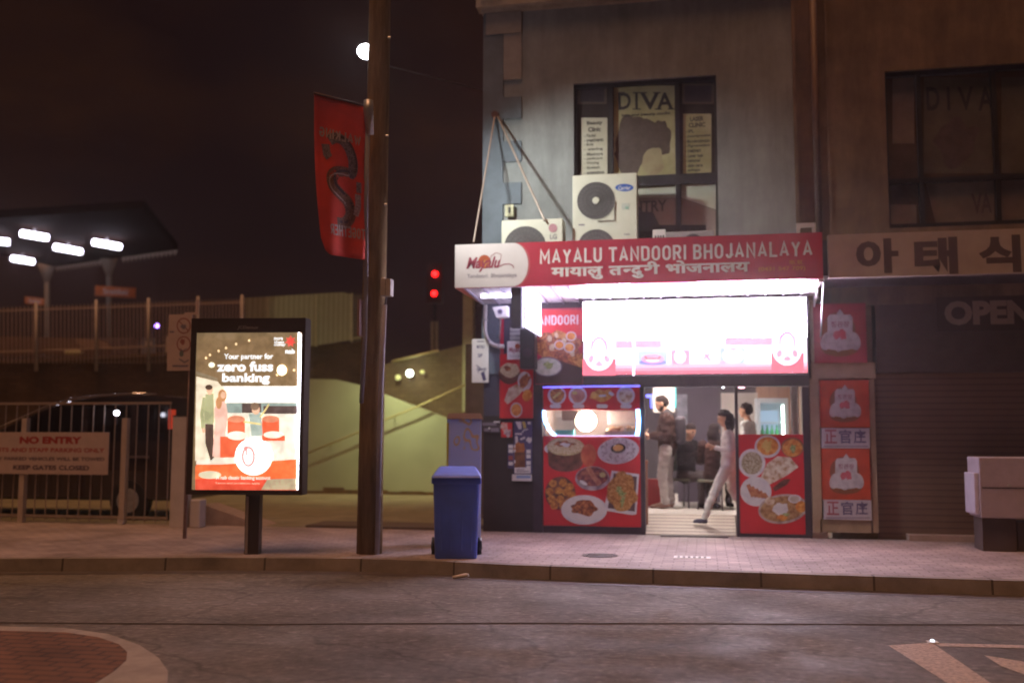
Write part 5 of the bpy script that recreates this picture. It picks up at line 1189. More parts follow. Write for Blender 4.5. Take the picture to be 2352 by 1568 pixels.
for px_,yt_,yb2 in ((108,612,868),(250,596,838)):
    t_p = G(px_,yt_,zc_); pt = (t_p-CAM).dot(ROT@Vector((0,0,-1)))
    B().m(mat('canopy_post',(.30,.25,.19),.6)).tube([D(px_+1,yb2,pt),D(px_,yt_-4,pt)], .10, 10).build('post', can)
    B().m(mat('canopy_post',(.30,.25,.19),.6)).tube([D(px_,yt_+35,pt),D(px_-1,yt_-6,pt)], [.11,.35], 10).build('bracket', can)
tubes = [((-48,551),(30,556)),((41,536),(117,546)),((118,567),(194,578)),((207,556),(284,567)),((20,593),(84,601))]
names_ = ['cut off by the picture edge','highest of the five','just right of the left post top','farthest right of the five','lowest of the five']
tm = emis('tube_white', (.88,.82,1), 11)
for (a, c), nm in zip(tubes, names_):
    zt2 = zc_-.25; p_, q_ = G(a[0]+8,a[1],zt2), G(c[0]-8,c[1],zt2)
    tl = empty('tube_light', (p_+q_)/2, 'white tube light under the station canopy, '+nm, 'light', 'tube lights under the canopy')
    B().m(tm).tube([p_,q_], .115, 10).build('tube', tl)
    B().m(steel).box((p_.x+q_.x)/2-.04,(p_.x+q_.x)/2+.04,(p_.y+q_.y)/2-.04,(p_.y+q_.y)/2+.04,zt2+.086,zc_).build('mount', tl)
def station_sign(x0,y0,x1,y1,dep,label,txt):
    a, c = D(x0,(y0+y1)/2-4,dep), D(x1,(y0+y1)/2+4,dep+.6); ex = (c-a); L_ = math.hypot(ex.x,ex.y); ex = Vector((ex.x,ex.y,0)).normalized(); h_ = (y1-y0)*dep/FOC/1.25
    P = Print(a-Vector((0,0,h_/2)), ex, (0,0,1)); om = mat('station_orange',(.62,.16,.03),.5); P.m(om)
    pts = [P.P(0,0,-.02),P.P(L_,0,-.02),P.P(L_,h_,-.02),P.P(0,h_,-.02)]; P.prism(pts, P.n*.02)
    P.fit([text_polys(txt,.02)], (L_*.2,L_*.8,h_*.22,h_*.8), mat('station_white',(.7,.6,.55),.5)); return tag(P.build('station_sign'), label, 'sign', 'orange station name signs')
station_sign(218,656,312,686,35,'larger orange station name sign with white letters on the right canopy post','Strathfield')
station_sign(57,682,102,703,36,'smaller orange station sign beside the left canopy post','Strathfield')
b = B().m(mat('train_pale',(.26,.18,.15),.6,var=.2)); p_ = D(-120,812,27.5); q_ = D(176,812,29.5)
b.prism([p_,q_,D(184,795,29.5),D(170,776,29.5),D(-120,770,27.5)], (0.3,1.2,0)); tag(b.build('station_kiosk'), 'long dim pale station hut roof seen through the platform fence', 'hut')
b = B().m(mat('lamp_cream',(.5,.5,.3),.5)); c = D(168,810,28.5); b.sphere(c,(.3,.12,.09)); tag(b.build('wall_lamp'), 'small pale lamp at the end of the dim station hut', 'lamp')
b = B().m(mat('notice_blue',(.22,.26,.42),.5)); p_ = D(327,776,31); q_ = D(361,824,31); b.box(p_.x,q_.x,p_.y,p_.y+.06,q_.z-.2,p_.z); b.m(whitep).box(p_.x+.1,q_.x-.1,p_.y-.006,p_.y-.001,p_.z-.25,p_.z-.12); tag(b.build('notice_board'), 'pale blue notice board behind the platform fence', 'board')
b = B().m(mat('post_bright',(.6,.55,.52),.5)); p_ = D(384,772,30); b.box(p_.x-.05,p_.x+.07,p_.y,p_.y+.1,p_.z-1.0,p_.z); tag(b.build('white_post'), 'short bright white post right of the blue notice board', 'post')
b = B().m(mat('low_panel',(.42,.33,.29),.6))
for k in range(26): p_ = D(155+k*6.3,776+(k%3),32); b.box(p_.x-.02,p_.x+.025,p_.y,p_.y+.03,p_.z-1.0,p_.z)
p_, q_ = D(150,778,32), D(322,778,32); b.box(p_.x,q_.x,p_.y+.04,p_.y+.07,p_.z-.04,p_.z); tag(b.build('picket_fence'), 'low pale picket fence far behind the tall platform fence', 'fence')
b = B().m(emis('violet_dot',(.35,.18,1),14)); b.sphere(D(360,748,33),.065); tag(b.build('signal_lamp'), 'tiny violet signal lamp shining behind the platform fence', 'lamp')

# ============================================================ SUBWAY RAMP
cd_ = 23.6
def S2(px, py, off=0): return W(px, py, S2.y-off)
S2.y = G(900,1135).y
conc = food('ramp_wall', (.37,.385,.28), (.42,.44,.32), (.46,.48,.36), .8)
b = B().m(conc)
pts = [S2(560,870),S2(726,870),S2(769,871),S2(824,884),S2(881,905),S2(1040,965),S2(1120,992)]; zb3 = .12
b.prism(pts+[Vector((pts[-1].x,S2.y,zb3)),Vector((pts[0].x,S2.y,zb3))], (0,.25,0))
b.m(mat('base_stain',(.14,.075,.03),.9,var=.4,scale=5))
x_ = pts[0].x
while x_ < pts[-1].x-.2:
    w_ = .25+random.random()*.4; x2_ = min(x_+w_, pts[-1].x); b.box(x_,x2_,S2.y-.02-random.random()*.01,S2.y-.001,.13,.20+random.random()*.09); x_ = x2_
tag(b.build('ramp_wall'), 'pale green lit concrete wall of the pedestrian ramp behind the timber pole', 'wall')
b = B().m(bricks('parapet_brick', (.20,.135,.075), (.16,.10,.055), (.12,.08,.05), .24, .085, .85, plane='XZ', ms=.008))
YP = S2.y+.9
b.prism([W(838,852,YP),W(907,829,YP),W(1008,806,YP),W(1070,790,YP),W(1110,790,YP),Vector((W(1110,790,YP).x,YP,.1)),Vector((W(838,852,YP).x,YP,.1))], (0,.3,0))
tag(b.build('ramp_parapet'), 'dark brown brick parapet rising to the right behind the ramp', 'wall')
yel = mat('rail_yellow',(.50,.43,.22),.45,.2)
b = B().m(yel).tube([W(900,830,YP-.05),W(1008,805,YP-.05)], .035, 8); tag(b.build('parapet_rail'), 'short yellow rail along the top of the dark brown parapet', 'rail')
hr = empty('handrail', S2(900,960,.3), 'long thin yellowish handrail climbing to the right along the ramp wall', 'handrail')
B().m(yel).tube([S2(700,1043,.25),S2(819,994,.25),S2(881,965,.25),S2(953,936,.25),S2(1072,882,.25)], .020, 8).build('rail', hr)
for px_,py_ in ((760,1018),(907,955),(1000,915)): B().m(yel).tube([S2(px_,py_,.25),S2(px_,py_+6,.0)], .012, 5).build('bracket', hr)
wlmp = empty('wall_lamp', S2(941,857,.6), 'small bright white lamp above the ramp wall right of the timber pole', 'lamp')
lp = W(941,857,YP-.35)
B().m(emis('subway_glow',(.9,1,.85),16)).sphere(lp, .085).build('globe', wlmp)
B().m(emis('subway_glow2',(.8,.8,.3),.8)).sphere(lp+Vector((-.30,0,-.10)), (.07,.05,.07)).sphere(lp+Vector((.32,0,.03)), (.06,.05,.05)).build('side_lens', wlmp)
B().m(dark).tube([lp+Vector((0,.08,0)),Vector((lp.x,YP,lp.z))], .03, 6).build('bracket', wlmp)
sl = bpy.data.lights.new('subway_light','AREA'); sl.shape = 'DISK'; sl.size = .25; sl.energy = 48; sl.color = (.95,1,.52); sl.spread = math.radians(150)
so = bpy.data.objects.new('subway_light', sl); C.objects.link(so); so.location = W(893,925,S2.y-1.5); so.rotation_euler = (math.radians(62),0,math.radians(4))
so.parent = wlmp; so.matrix_world = Matrix.Translation(W(905,790,S2.y-1.5)) @ Matrix.Rotation(math.radians(30),4,'X')
hl2 = bpy.data.lights.new('hoarding_light','SPOT'); hl2.energy = 130; hl2.color = (1,.95,.5); hl2.spot_size = math.radians(40); hl2.spot_blend = .5; hl2.shadow_soft_size = .05
ho2 = bpy.data.objects.new('hoarding_light', hl2); C.objects.link(ho2); src_ = D(862,812,22.5); tg_ = PL(775,742,.1)
ho2.matrix_world = Matrix.Translation(src_) @ (tg_-src_).to_track_quat('-Z','Y').to_matrix().to_4x4(); ho2.parent = wlmp; ho2.matrix_parent_inverse = wlmp.matrix_world.inverted()
# brown corner wall, concrete post and traffic signal
b = B().m(mat('corner_brown',(.13,.085,.06),.8,var=.2)); YC = 2.2
xa, xb = W(1068,1000,YC).x, XL-.03
b.box(xa, xb, YC, YC+.2, .14, W(1080,790,YC).z); b.m(mat('corner_cap',(.42,.36,.22),.6)).box(xa-.02, xb, YC-.02, YC+.22, W(1080,790,YC).z+.001, W(1080,786,YC).z)
tag(b.build('corner_wall'), 'narrow dark brown wall with a pale cap beside the shop corner', 'wall')
b = B().m(mat('post_concrete',(.34,.33,.22),.8,var=.15)); p_ = D(1074,792,24); t_p = D(1072,560,24); b.box(p_.x-.125,p_.x+.125,p_.y,p_.y+.25,p_.z-1.6,t_p.z)
tag(b.build('concrete_post'), 'square pale concrete post rising behind the left end of the awning', 'post')
ts = empty('traffic_signal', D(999,800,31), 'far railway signal showing two red lights one above the other', 'traffic signal')
B().m(black).obox(D(999,651,31),(.5,.2,1.25)).build('housing', ts)
redl = emis('signal_red',(1,.006,.006),14)
for px_,py_ in ((999,629),(997,674)):
    c = D(px_,py_,30.85); B().m(redl).sphere(c,(.085,.05,.085)).build('red_lamp', ts)
b = B().m(mat('signal_post',(.34,.31,.18),.6)); 
for px_ in (993,1003): b.tube([D(px_,806,31),D(px_,738,31)], .05, 6)
b.build('post', ts); B().m(black).tube([D(998,738,31.2),D(998,660,31.2)],.06,6).build('upper_post', ts)
b = B().m(mat('small_sign',(.55,.50,.25),.6)); c = D(855,885,20) ; c = PL(857,885,.2); b.obox(PL(856,884,.25),(.16,.03,.18))
b.bm.free()
wires = B().m(mat('wire',(.05,.04,.05),.6)); wires.tube([D(885,150,pd+.2),D(1100,205,18),D(1350,235,30)], .012, 5)
tag(wires.build('overhead_wire'), 'faint overhead wire running from the timber pole behind the building', 'wire')

# ============================================================ INSIDE THE SHOP
cl = emis('ceiling_panel', (1,.90,.82), 48)
for (px_, Yc, lab) in ((1560,1.7,'glowing ceiling light panel nearest the shop door'),(1600,4.4,'glowing ceiling light panel at the back of the shop')):
    c = X(px_,1000,Yc); b = B().m(cl).box(c-.7,c+.7,Yc-.2,Yc+.2,2.70,2.715); tag(b.build('ceiling_light'), lab, 'light', 'ceiling lights in the shop')
def ibox(x0,y0,x1,y1,Y,dp,mt,name,label,cat,b=None):
    a = W(x0,y0,Y); c = W(x1,y1,Y); b = b or B(); b.m(mt).box(a.x,c.x,Y,Y+dp,c.z,a.z); return tag(b.build(name), label, cat)
ibox(1553,800,1655,1155,3.6,.12,mat('partition_dark',(.075,.055,.08),.7,var=.12,scale=1.5),'partition','tall dark partition in the middle of the shop behind the seated people','partition')
ibox(1500,886,1550,946,5.0,.05,mat('board_pale',(.75,.66,.60),.5,var=.04),'wall_board','pale wall board above the standing man in the dark jacket','board')
ibox(1548,890,1553,936,4.9,.04,emis('teal_glow',(.05,.55,.55),.8),'teal_light','thin teal glowing strip at the edge of the pale wall board','light')
ibox(1554,905,1580,1002,3.5,.05,mat('menu_chart',(.20,.19,.24),.6,var=.5,scale=12),'menu_chart','grey menu chart on the dark partition behind the standing man','poster')
b = B().m(mat('cream_panel',(.80,.72,.64),.6,var=.04)); ibox(1656,902,1745,1150,4.0,.08,mat('cream_panel',(.80,.72,.64)),'cream_panel','bright cream wall panel behind the walking person and the right window','panel',b)
wd = bands('wood_lining', (.42,.24,.17), (.30,.16,.11), 0, .16, .5, width=.9, bump=.3)
b = B(); ibox(1735,780,1885,1010,4.6,.08,wd,'wood_lining','brown timber lined wall behind the drinks fridge','wall',b)
fr_ = empty('drinks_fridge', (X(1775,1000,2.9), 3.1, ZI), 'white glass door drinks fridge glowing behind the right shop window', 'fridge')
a = W(1737,914,2.9); c = W(1812,1000,2.9); fwm = mat('fridge_white',(.62,.68,.74),.4,var=.03)
b = B().m(fwm); b.box(a.x,a.x+.06,2.9,3.5,ZI,a.z); b.box(c.x-.06,c.x,2.9,3.5,ZI,a.z); b.box(a.x+.06,c.x-.06,2.9,3.5,a.z-.08,a.z-.001); b.box(a.x+.06,c.x-.06,3.45,3.499,ZI,a.z-.081); b.build('cabinet', fr_)
b = B().m(fwm)
for zz_ in (a.z-.42, a.z-.75, a.z-1.1): b.box(a.x+.062,c.x-.062,2.95,3.44,zz_,zz_+.015)
b.build('shelf', fr_)
B().m(emis('fridge_tube',(.80,1,.85),14)).tube([(c.x-.09,2.93,a.z-1.3),(c.x-.09,2.93,a.z-.12)], .018, 8).build('light_tube', fr_)
B().m(emis('fridge_back',(.50,.66,.85),.7)).box(a.x+.07,c.x-.13,3.43,3.445,a.z-1.5,a.z-.2).build('lit_back', fr_)
b = B().m(mat('bottle_green',(.08,.42,.16),.25)); 
for k in range(4): b.tube([(c.x-.42+k*.08,3.1,a.z-.735),(c.x-.42+k*.08,3.1,a.z-.56),(c.x-.42+k*.08,3.1,a.z-.50),(c.x-.42+k*.08,3.1,a.z-.45)],[.032,.032,.012,.012],8)
b.build('bottles', fr_)
b = B().m(mat('curtain_pale',(.62,.62,.64),.8)); a = W(1815,880,.9); c = W(1836,1000,.9)
b.prism([(a.x+(c.x-a.x)*k/10, .9+.03*math.sin(k*2.1), c.z-.5) for k in range(11)]+[(a.x+(c.x-a.x)*k/10, .93+.03*math.sin(k*2.1), c.z-.5) for k in range(10,-1,-1)], (0,0,a.z-c.z+.6)); tag(b.build('curtain'), 'narrow pale curtain at the right side of the shop window', 'curtain')
b = B().m(emis('blue_sign',(.08,.10,1),3)); a = W(1484,905,2.2); 
for x0_,y0_,x1_,y1_ in ((1484,906,1500,912),(1494,912,1500,936)): p_, q_ = W(x0_,y0_,2.2), W(x1_,y1_,2.2); b.box(p_.x,q_.x,2.2,2.23,q_.z,p_.z)
tag(b.build('blue_neon'), 'small hooked blue neon sign in front of the standing man', 'light')
b = B().m(mat('red_crate',(.30,.02,.02),.5)); p_ = G(1488,1150,ZI); b.box(p_.x-.1,p_.x+.28,2.3,2.6,ZI,ZI+.45); tag(b.build('red_box'), 'red box on the shop floor behind the standing man', 'box')
b = B().m(mat('copper_post',(.42,.20,.12),.4,.4)); p_ = X(1484,1000,.35); b.tube([(p_,.35,.25),(p_,.35,W(1484,1060,.35).z)], .018, 8); b.sphere((p_,.35,W(1484,1060,.35).z),.028); tag(b.build('copper_post'), 'thin copper coloured post just inside the left side of the shop door', 'post')
b = B().m(mat('paper_bag',(.75,.74,.72),.7)); p_ = G(1556,1168,ZI); b.tube([p_+Vector((-.06,0,.03)),p_+Vector((.0,0,.045)),p_+Vector((.07,0,.035))],[.028,.042,.03],9); tag(b.build('white_bag'), 'small white bag on the floor behind the standing man', 'bag')
b = B().m(emis('tiny_led',(.9,.95,1),10)).sphere(W(1661,888,1.5),.02); tag(b.build('spot_lamp'), 'tiny bright spot lamp at the top of the doorway beside the post', 'lamp')
b = B().m(emis('led_redwhite',(1,.55,.65),6)).sphere(W(1703,889,.8),(.05,.02,.02)); tag(b.build('router_light'), 'tiny pink and white light at the top left of the right window', 'light')

def make_chair(loc, rz, label):
    r = empty('dining_chair', loc, label, 'chair', 'dining chairs in the shop'); cm = mat('chair_olive',(.10,.10,.06),.5); x,y,z = loc
    R_ = Matrix.Rotation(rz,3,'Z'); o = Vector(loc)
    def t(v): return o+R_@Vector(v)
    B().m(cm).obox(t((0,0,.45)),(.42,.42,.04),R_).build('seat', r, bevel=.015)
    B().m(cm).obox(t((0,.20,.76)),(.42,.03,.36),R_).build('backrest', r, bevel=.03)
    for sx in (-1,1):
        B().m(dark).tube([t((sx*.17,-.17,.43)),t((sx*.2,-.2,0))],.013,6).build('leg', r)
        B().m(dark).tube([t((sx*.18,.21,.9)),t((sx*.18,.19,.43)),t((sx*.2,.23,0))],.013,6).build('leg', r)
    return r

# ============================================================ PEOPLE
skin_w = mat('skin_warm',(.52,.27,.17),.5,var=.06)
def person(name_label, base, ang, H, caps, ells, mats, voxel=.009):
    """caps: (p0,r0,p1,r1,key); ells: (centre, radii, key); local axes: x forward, y to the figure's left, z up, for a 1.75 m figure"""
    k = H/1.75; R_ = Matrix.Rotation(ang,3,'Z'); b = B(); prim = []
    def sc3(v): return Vector(v)*k
    for p0,r0,p1,r1,key in caps:
        p0, p1 = sc3(p0), sc3(p1); r0 *= k; r1 *= k; L = max(1e-4,(p1-p0).length); d = (p1-p0)/L
        n = 5; pts = []; rs = []
        for t in range(n+1): a = -PI/2+PI/2*t/n; pts.append(p0+d*math.sin(a)*r0); rs.append(max(.0008,math.cos(a)*r0))
        for t in range(n+1): a = PI/2*t/n; pts.append(p1+d*math.sin(a)*r1); rs.append(max(.0008,math.cos(a)*r1))
        b.tube(pts, rs, 12); prim.append(('c',p0,p1,r0,r1,key))
    for c, r, key in ells:
        c = sc3(c); r = tuple(q_*k for q_ in r); b.sphere(c, r, u=18, v=12); prim.append(('e',c,None,r,None,key))
    me = bpy.data.meshes.new('tmp'); bmesh.ops.recalc_face_normals(b.bm, faces=b.bm.faces); b.bm.to_mesh(me); b.bm.free()
    o = bpy.data.objects.new('tmp', me); C.objects.link(o)
    m1 = o.modifiers.new('r','REMESH'); m1.mode = 'VOXEL'; m1.voxel_size = voxel; m2 = o.modifiers.new('s','SMOOTH'); m2.iterations = 3; m2.factor = .5
    dg = bpy.context.evaluated_depsgraph_get(); me2 = bpy.data.meshes.new_from_object(o.evaluated_get(dg)); bpy.data.objects.remove(o)
    keys = list(mats); me2.materials.clear()
    for q_ in keys: me2.materials.append(mats[q_])
    for f in me2.polygons:
        c = f.center; best = 9; bk = keys[0]
        for t, p0, p1, r0, r1, key in prim:
            if t == 'c':
                d = p1-p0; u = max(0,min(1,(c-p0).dot(d)/max(1e-9,d.length_squared))); dist = (c-p0-d*u).length-(r0+(r1-r0)*u)
            else:
                q_ = Vector(((c.x-p0.x)/r0[0],(c.y-p0.y)/r0[1],(c.z-p0.z)/r0[2])); dist = (q_.length-1)*min(r0)
            if dist < best: best = dist; bk = key
        f.material_index = keys.index(bk); f.use_smooth = True
    soft = {keys.index(q_) for q_ in keys if q_ not in ('skin','eye','lip')}; vs = set()
    for f in me2.polygons:
        if f.material_index in soft: vs.update(f.vertices)
    nrm = {i: me2.vertices[i].normal.copy() for i in vs}
    for i in vs:
        c = me2.vertices[i].co; w_ = 9 if c.z < 1.45*k else 26
        me2.vertices[i].co = c+nrm[i]*((noise.noise((c.x*w_,c.y*w_,c.z*w_*1.9))*.016+noise.noise((c.x*30,c.y*30,c.z*44))*.005)*k)
    me2.transform(R_.to_4x4())
    po = bpy.data.objects.new('person', me2); C.objects.link(po); po.location = base; po.matrix_world = Matrix.Translation(base)
    tag(po, name_label, 'person'); return po, k, R_
def hand(wrist, dirv, side, key='skin', curl=.6, s=1.0):
    """palm, four unequal bent fingers and a thumb from the side of the palm"""
    w = Vector(wrist); d = Vector(dirv).normalized(); sd_ = Vector(side).normalized(); nn = d.cross(sd_).normalized(); out = []
    pal = w+d*.045*s; out.append((tuple(w),.026*s,tuple(pal+d*.03*s),.030*s,key))
    for j, L in enumerate((.068,.078,.073,.058)):
        o_ = pal+d*.035*s+sd_*(j-1.5)*.019*s; a = o_+(d*math.cos(curl*.5)+nn*math.sin(curl*.5))*L*.5*s; t_ = a+(d*math.cos(curl*1.6)+nn*math.sin(curl*1.6))*L*.5*s
        out.append((tuple(o_),.0095*s,tuple(a),.009*s,key)); out.append((tuple(a),.009*s,tuple(t_),.0078*s,key))
    o_ = w+d*.02*s-sd_*.024*s; a = o_+(d*.6-sd_*.8+nn*.3).normalized()*.035*s; out.append((tuple(o_),.012*s,tuple(a),.0105*s,key)); out.append((tuple(a),.0105*s,tuple(a+(d*.85+nn*.5).normalized()*.028*s),.009*s,key))
    return out
def head(c, tilt=.3, key='skin', hairkey='hair', beard=False, longhair=False):
    """ellipsoids of a head whose face looks along +x and is bowed by tilt"""
    c = Vector(c); f = Vector((math.cos(tilt),0,-math.sin(tilt))); u = Vector((math.sin(tilt),0,math.cos(tilt)))
    def at(a, s_, h): return tuple(c+f*a+Vector((0,s_,0))+u*h)
    E = [(at(0,0,.015),(.098,.078,.098),key),(at(.035,0,-.045),(.062,.058,.07),key),(at(.10,0,-.012),(.018,.014,.026),key),(at(.094,0,-.052),(.014,.026,.009),'lip'),(at(.07,0,-.095),(.028,.026,.02),key),
         (at(.0,.08,-.01),(.018,.012,.03),key),(at(.0,-.08,-.01),(.018,.012,.03),key),
         (at(.088,.032,.012),(.009,.013,.007),'eye'),(at(.088,-.032,.012),(.009,.013,.007),'eye'),(at(.090,.033,.032),(.008,.018,.005),hairkey),(at(.090,-.033,.032),(.008,.018,.005),hairkey),
         (at(-.018,0,.052),(.100,.086,.078),hairkey),(at(-.045,0,.005),(.078,.084,.088),hairkey)]
    if beard: E += [(at(.045,0,-.085),(.056,.058,.035),hairkey),(at(.03,.05,-.06),(.03,.02,.04),hairkey),(at(.03,-.05,-.06),(.03,.02,.04),hairkey)]
    if longhair: E += [(at(-.07,0,-.10),(.055,.09,.14),hairkey),(at(-.02,.07,-.08),(.04,.03,.12),hairkey),(at(-.02,-.07,-.08),(.04,.03,.12),hairkey)]
    return E
hairm = mat('hair_dark',(.014,.008,.008),.9,spec=.15); eye = mat('eye_dark',(.02,.015,.015),.3); lip = mat('lip',(.36,.14,.11),.5)
common = dict(skin=skin_w, hair=hairm, eye=eye, lip=lip)

# standing man, dark jacket, grey trousers, bowed over his phone, facing left
bm_ = G(1531,1166,ZI); Hm = 1.80
caps = []
for s in (-1, 1):
    fo = .04*s
    caps += [((-.02+fo*.3,.09*s,.92),.105,(.02+fo,.10*s,.50),.078,'trouser'),((.02+fo,.10*s,.50),.075,(-.03+fo,.105*s,.10),.062,'trouser'),((-.05+fo,.105*s,.055),.045,(.16+fo,.115*s,.035),.036,'shoe')]
    caps += [((-.02,.20*s,1.41),.085,(-.03,.25*s,1.13),.080,'jacket'),((-.03,.25*s,1.13),.076,(.20,.14*s,1.13),.060,'jacket'),((.20,.13*s,1.12),.03,(.235,.11*s,1.125),.026,'skin')]
caps += hand((.24,.105,1.13),(.9,-.35,.25),(0,.3,1),curl=.9)+hand((.24,-.105,1.12),(.9,.35,.3),(0,-.3,1),curl=.9)
caps += [((-.03,0,.95),.155,(-.03,0,1.12),.165,'jacket'),((-.03,.06,1.12),.15,(-.02,.09,1.34),.135,'jacket'),((-.03,-.06,1.12),.15,(-.02,-.09,1.34),.135,'jacket'),((0,0,1.2),.15,(-.02,0,1.42),.11,'jacket'),((-.02,-.18,1.42),.07,(-.02,.18,1.42),.07,'jacket'),((-.04,0,1.46),.085,(-.01,0,1.50),.07,'collar'),((-.01,0,1.46),.055,(.035,0,1.58),.052,'skin')]
man, km, Rm = person('person in a dark jacket and grey trousers standing in the doorway over a phone', bm_, math.radians(180), Hm, caps, head((.055,0,1.645),.42,beard=True), dict(common, jacket=mat('jacket_dark',(.040,.017,.014),.8,spec=.2,var=.4,scale=12,bump=1.0,bscale=16), collar=mat('collar_dark',(.02,.015,.02),.8), trouser=mat('trouser_grey',(.48,.43,.42),.8,var=.15,scale=8,bump=1,bscale=12), shoe=mat('shoe_tan',(.30,.17,.13),.6)))
b = B().m(mat('backpack_dark',(.03,.02,.03),.7))
c = Vector(bm_)+Rm@(Vector((-.235,0,1.22))*km); b.obox(c,(.17,.30,.46)); tag(b.build('backpack', bevel=.06), 'dark backpack worn by the standing person in the doorway', 'backpack')
c = Vector(bm_)+Rm@(Vector((.315,0,1.19))*km); b = B().m(black).obox(c,(.012,.075,.15),Matrix.Rotation(.5,3,'Y')); b.m(emis('phone_screen',(1,.55,.35),2.2)).obox(c+Matrix.Rotation(.5,3,'Y')@Vector((.0065,0,0)),(.001,.068,.138),Matrix.Rotation(.5,3,'Y')); tag(b.build('phone'), 'lit phone held in the hands of the standing person in the doorway', 'phone')

# walking person in white, striding left, face lowered to a phone
YWk = .42; zw = .155+YWk/.778*.227
bw_ = W(1676,1190,YWk); bw_.z = zw
caps = []
caps += [((0,.075,.92),.10,(.20,.08,.53),.070,'trouser'),((.20,.08,.53),.068,(.37,.08,.12),.052,'trouser'),((.36,.08,.045),.04,(.52,.08,.034),.032,'shoe')]
caps += [((0,-.075,.92),.10,(-.05,-.08,.50),.070,'trouser'),((-.05,-.08,.50),.068,(-.28,-.08,.14),.052,'trouser'),((-.30,-.08,.09),.040,(-.16,-.08,.035),.034,'shoe2')]
for s in (-1, 1):
    caps += [((-.01,.165*s,1.36),.055,(-.02,.20*s,1.11),.047,'shirt'),((-.02,.20*s,1.11),.044,(.19,.11*s,1.15),.033,'shirt'),((.19,.11*s,1.15),.026,(.22,.10*s,1.165),.024,'skin')]
caps += hand((.225,.095,1.17),(.9,-.3,.3),(0,.3,1),curl=.8,s=.9)+hand((.225,-.095,1.16),(.9,.3,.3),(0,-.3,1),curl=.8,s=.9)
caps += [((0,0,.93),.125,(0,0,1.05),.11,'trouser'),((0,0,1.06),.115,(0,.0,1.30),.115,'shirt'),((0,-.13,1.36),.07,(0,.13,1.36),.07,'shirt'),((0,0,1.40),.048,(.03,0,1.52),.045,'skin')]
person('person dressed in white striding through the doorway beside the right door post', bw_, math.radians(180), 1.66, caps, head((.05,0,1.61),.35,longhair=True), dict(common, shirt=mat('shirt_white',(.80,.76,.74),.8,var=.05,scale=8), trouser=mat('trouser_white',(.88,.82,.78),.8,var=.08,scale=10,bump=.3,bscale=14), shoe=mat('shoe_dark',(.06,.05,.09),.6), shoe2=mat('shoe_grey',(.25,.23,.28),.6)))
c = Vector(bw_)+Vector((-.31*.95,0,1.165)); b = B().m(mat('phone_blue',(.10,.13,.25),.3)).obox(c,(.012,.075,.15),Matrix.Rotation(-.5,3,'Y')); tag(b.build('phone'), 'dark blue phone held by the striding person in white', 'phone')

# seated people
def seated(label, base, ang, mats, H=1.75, bow=.35, hands_up=.0, cap=False, longhair=False):
    c = []
    for s in (-1, 1):
        c += [((.0,.10*s,.50),.105,(.40,.12*s,.50),.072,'trouser'),((.40,.12*s,.50),.068,(.38,.12*s,.11),.052,'trouser'),((.36,.12*s,.055),.043,(.54,.13*s,.035),.033,'shoe')]
        c += [((.02,.19*s,1.00),.068,(.06,.23*s,.74),.058,'jacket'),((.06,.23*s,.74),.055,(.30,.11*s,.82+hands_up),.042,'jacket'),((.30,.11*s,.82+hands_up),.026,(.33,.10*s,.84+hands_up),.024,'skin')]
    c += hand((.335,.09,.85+hands_up),(.8,-.4,.4),(0,.3,1),curl=.9)+hand((.335,-.09,.85+hands_up),(.8,.4,.4),(0,-.3,1),curl=.9)
    c += [((-.02,0,.52),.15,(0,0,.72),.145,'jacket'),((0,0,.72),.145,(.01,0,.96),.13,'jacket'),((.01,-.16,1.0),.068,(.01,.16,1.0),.068,'jacket'),((.02,0,1.03),.055,(.06,0,1.15),.052,'skin')]
    return person(label, base, ang, H, c, head((.08,0,1.22),bow,hairkey='hair',longhair=longhair), mats, .011)
dk = mat('coat_black',(.012,.007,.008),.9,spec=.1); dk2 = mat('coat_brown',(.03,.013,.011),.9,spec=.1); tr2 = mat('trouser_black',(.035,.022,.025),.8)
b1 = G(1572,1158,ZI); b1.y = max(b1.y, 2.1); s1_ = W(1578,1150,2.3); s1_.z = ZI
seated('seated person in black with a lowered face behind the standing man', s1_, math.radians(-38), dict(common, jacket=dk, trouser=tr2, shoe=dk), 1.78, .45, .05)
make_chair((s1_.x,s1_.y,ZI), math.radians(-38-90)+PI, 'olive dining chair under the seated person in black')
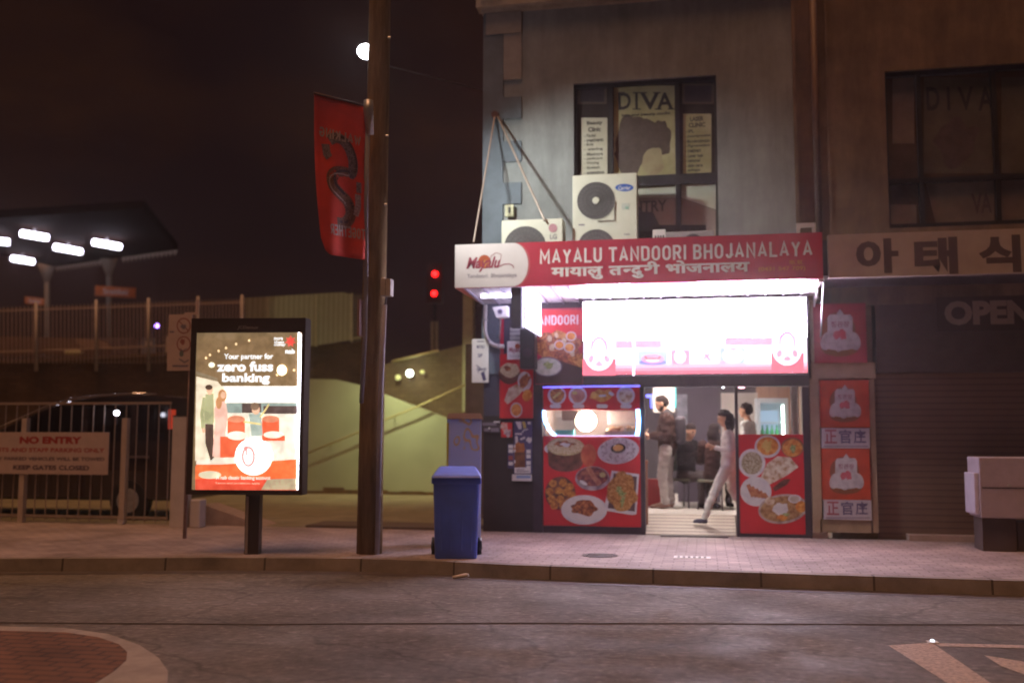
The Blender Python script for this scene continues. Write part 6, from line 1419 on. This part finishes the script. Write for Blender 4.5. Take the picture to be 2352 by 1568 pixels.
s2_ = W(1640,1150,1.9); s2_.z = ZI
seated('seated person with long dark hair on the chair nearer the striding person', s2_, math.radians(72), dict(common, jacket=dk2, trouser=tr2, shoe=dk), 1.78, .3, .0, longhair=True)
make_chair((s2_.x,s2_.y,ZI), math.radians(72-90)+0, 'olive dining chair with its back to the street behind the striding person')
s3_ = W(1722,1150,1.6); s3_.z = ZI
caps = []
for s in (-1, 1):
    caps += [((0,.09*s,.92),.10,(.01,.10*s,.50),.075,'trouser'),((.01,.10*s,.50),.072,(-.02,.10*s,.10),.058,'trouser'),((-.04,.10*s,.05),.043,(.15,.11*s,.033),.034,'shoe')]
    caps += [((0,.19*s,1.40),.062,(-.02,.22*s,1.12),.052,'shirt'),((-.02,.22*s,1.12),.05,(.05,.22*s,.86),.036,'shirt')]; caps += hand((.055,.22*s,.85),(.15,0,-1),(1,0,0),curl=.4)
caps += [((0,0,.95),.135,(0,0,1.15),.13,'shirt'),((0,0,1.15),.13,(0,0,1.33),.13,'shirt'),((0,-.16,1.40),.07,(0,.16,1.40),.07,'shirt'),((0,0,1.43),.055,(.025,0,1.55),.05,'skin')]
person('person in a pale shirt with dark hair seen through the right shop window', s3_, math.radians(160), 1.68, caps, head((.04,0,1.63),.1), dict(common, shirt=mat('shirt_pale',(.62,.62,.60),.8), trouser=tr2, shoe=dk), .011)

# ============================================================ THIN HAZE ADDED FOR BLOOM AROUND THE LIGHTS
hm = bpy.data.materials.new('bloom_haze'); hm.use_nodes = True; n = hm.node_tree.nodes; l = hm.node_tree.links; n.remove(n['Principled BSDF'])
pv_ = n.new('ShaderNodeVolumePrincipled'); pv_.inputs['Density'].default_value = .0024; pv_.inputs['Anisotropy'].default_value = .82; pv_.inputs['Color'].default_value = (.95,.80,.76,1)
l.new(pv_.outputs[0], n['Material Output'].inputs['Volume'])
hz = B().m(hm).box(-62, 62, -22, 62, -1, 13).build('added_haze', base=(0,20,-1)); tag(hz, kind='stuff')
scene.cycles.volume_bounces = 0
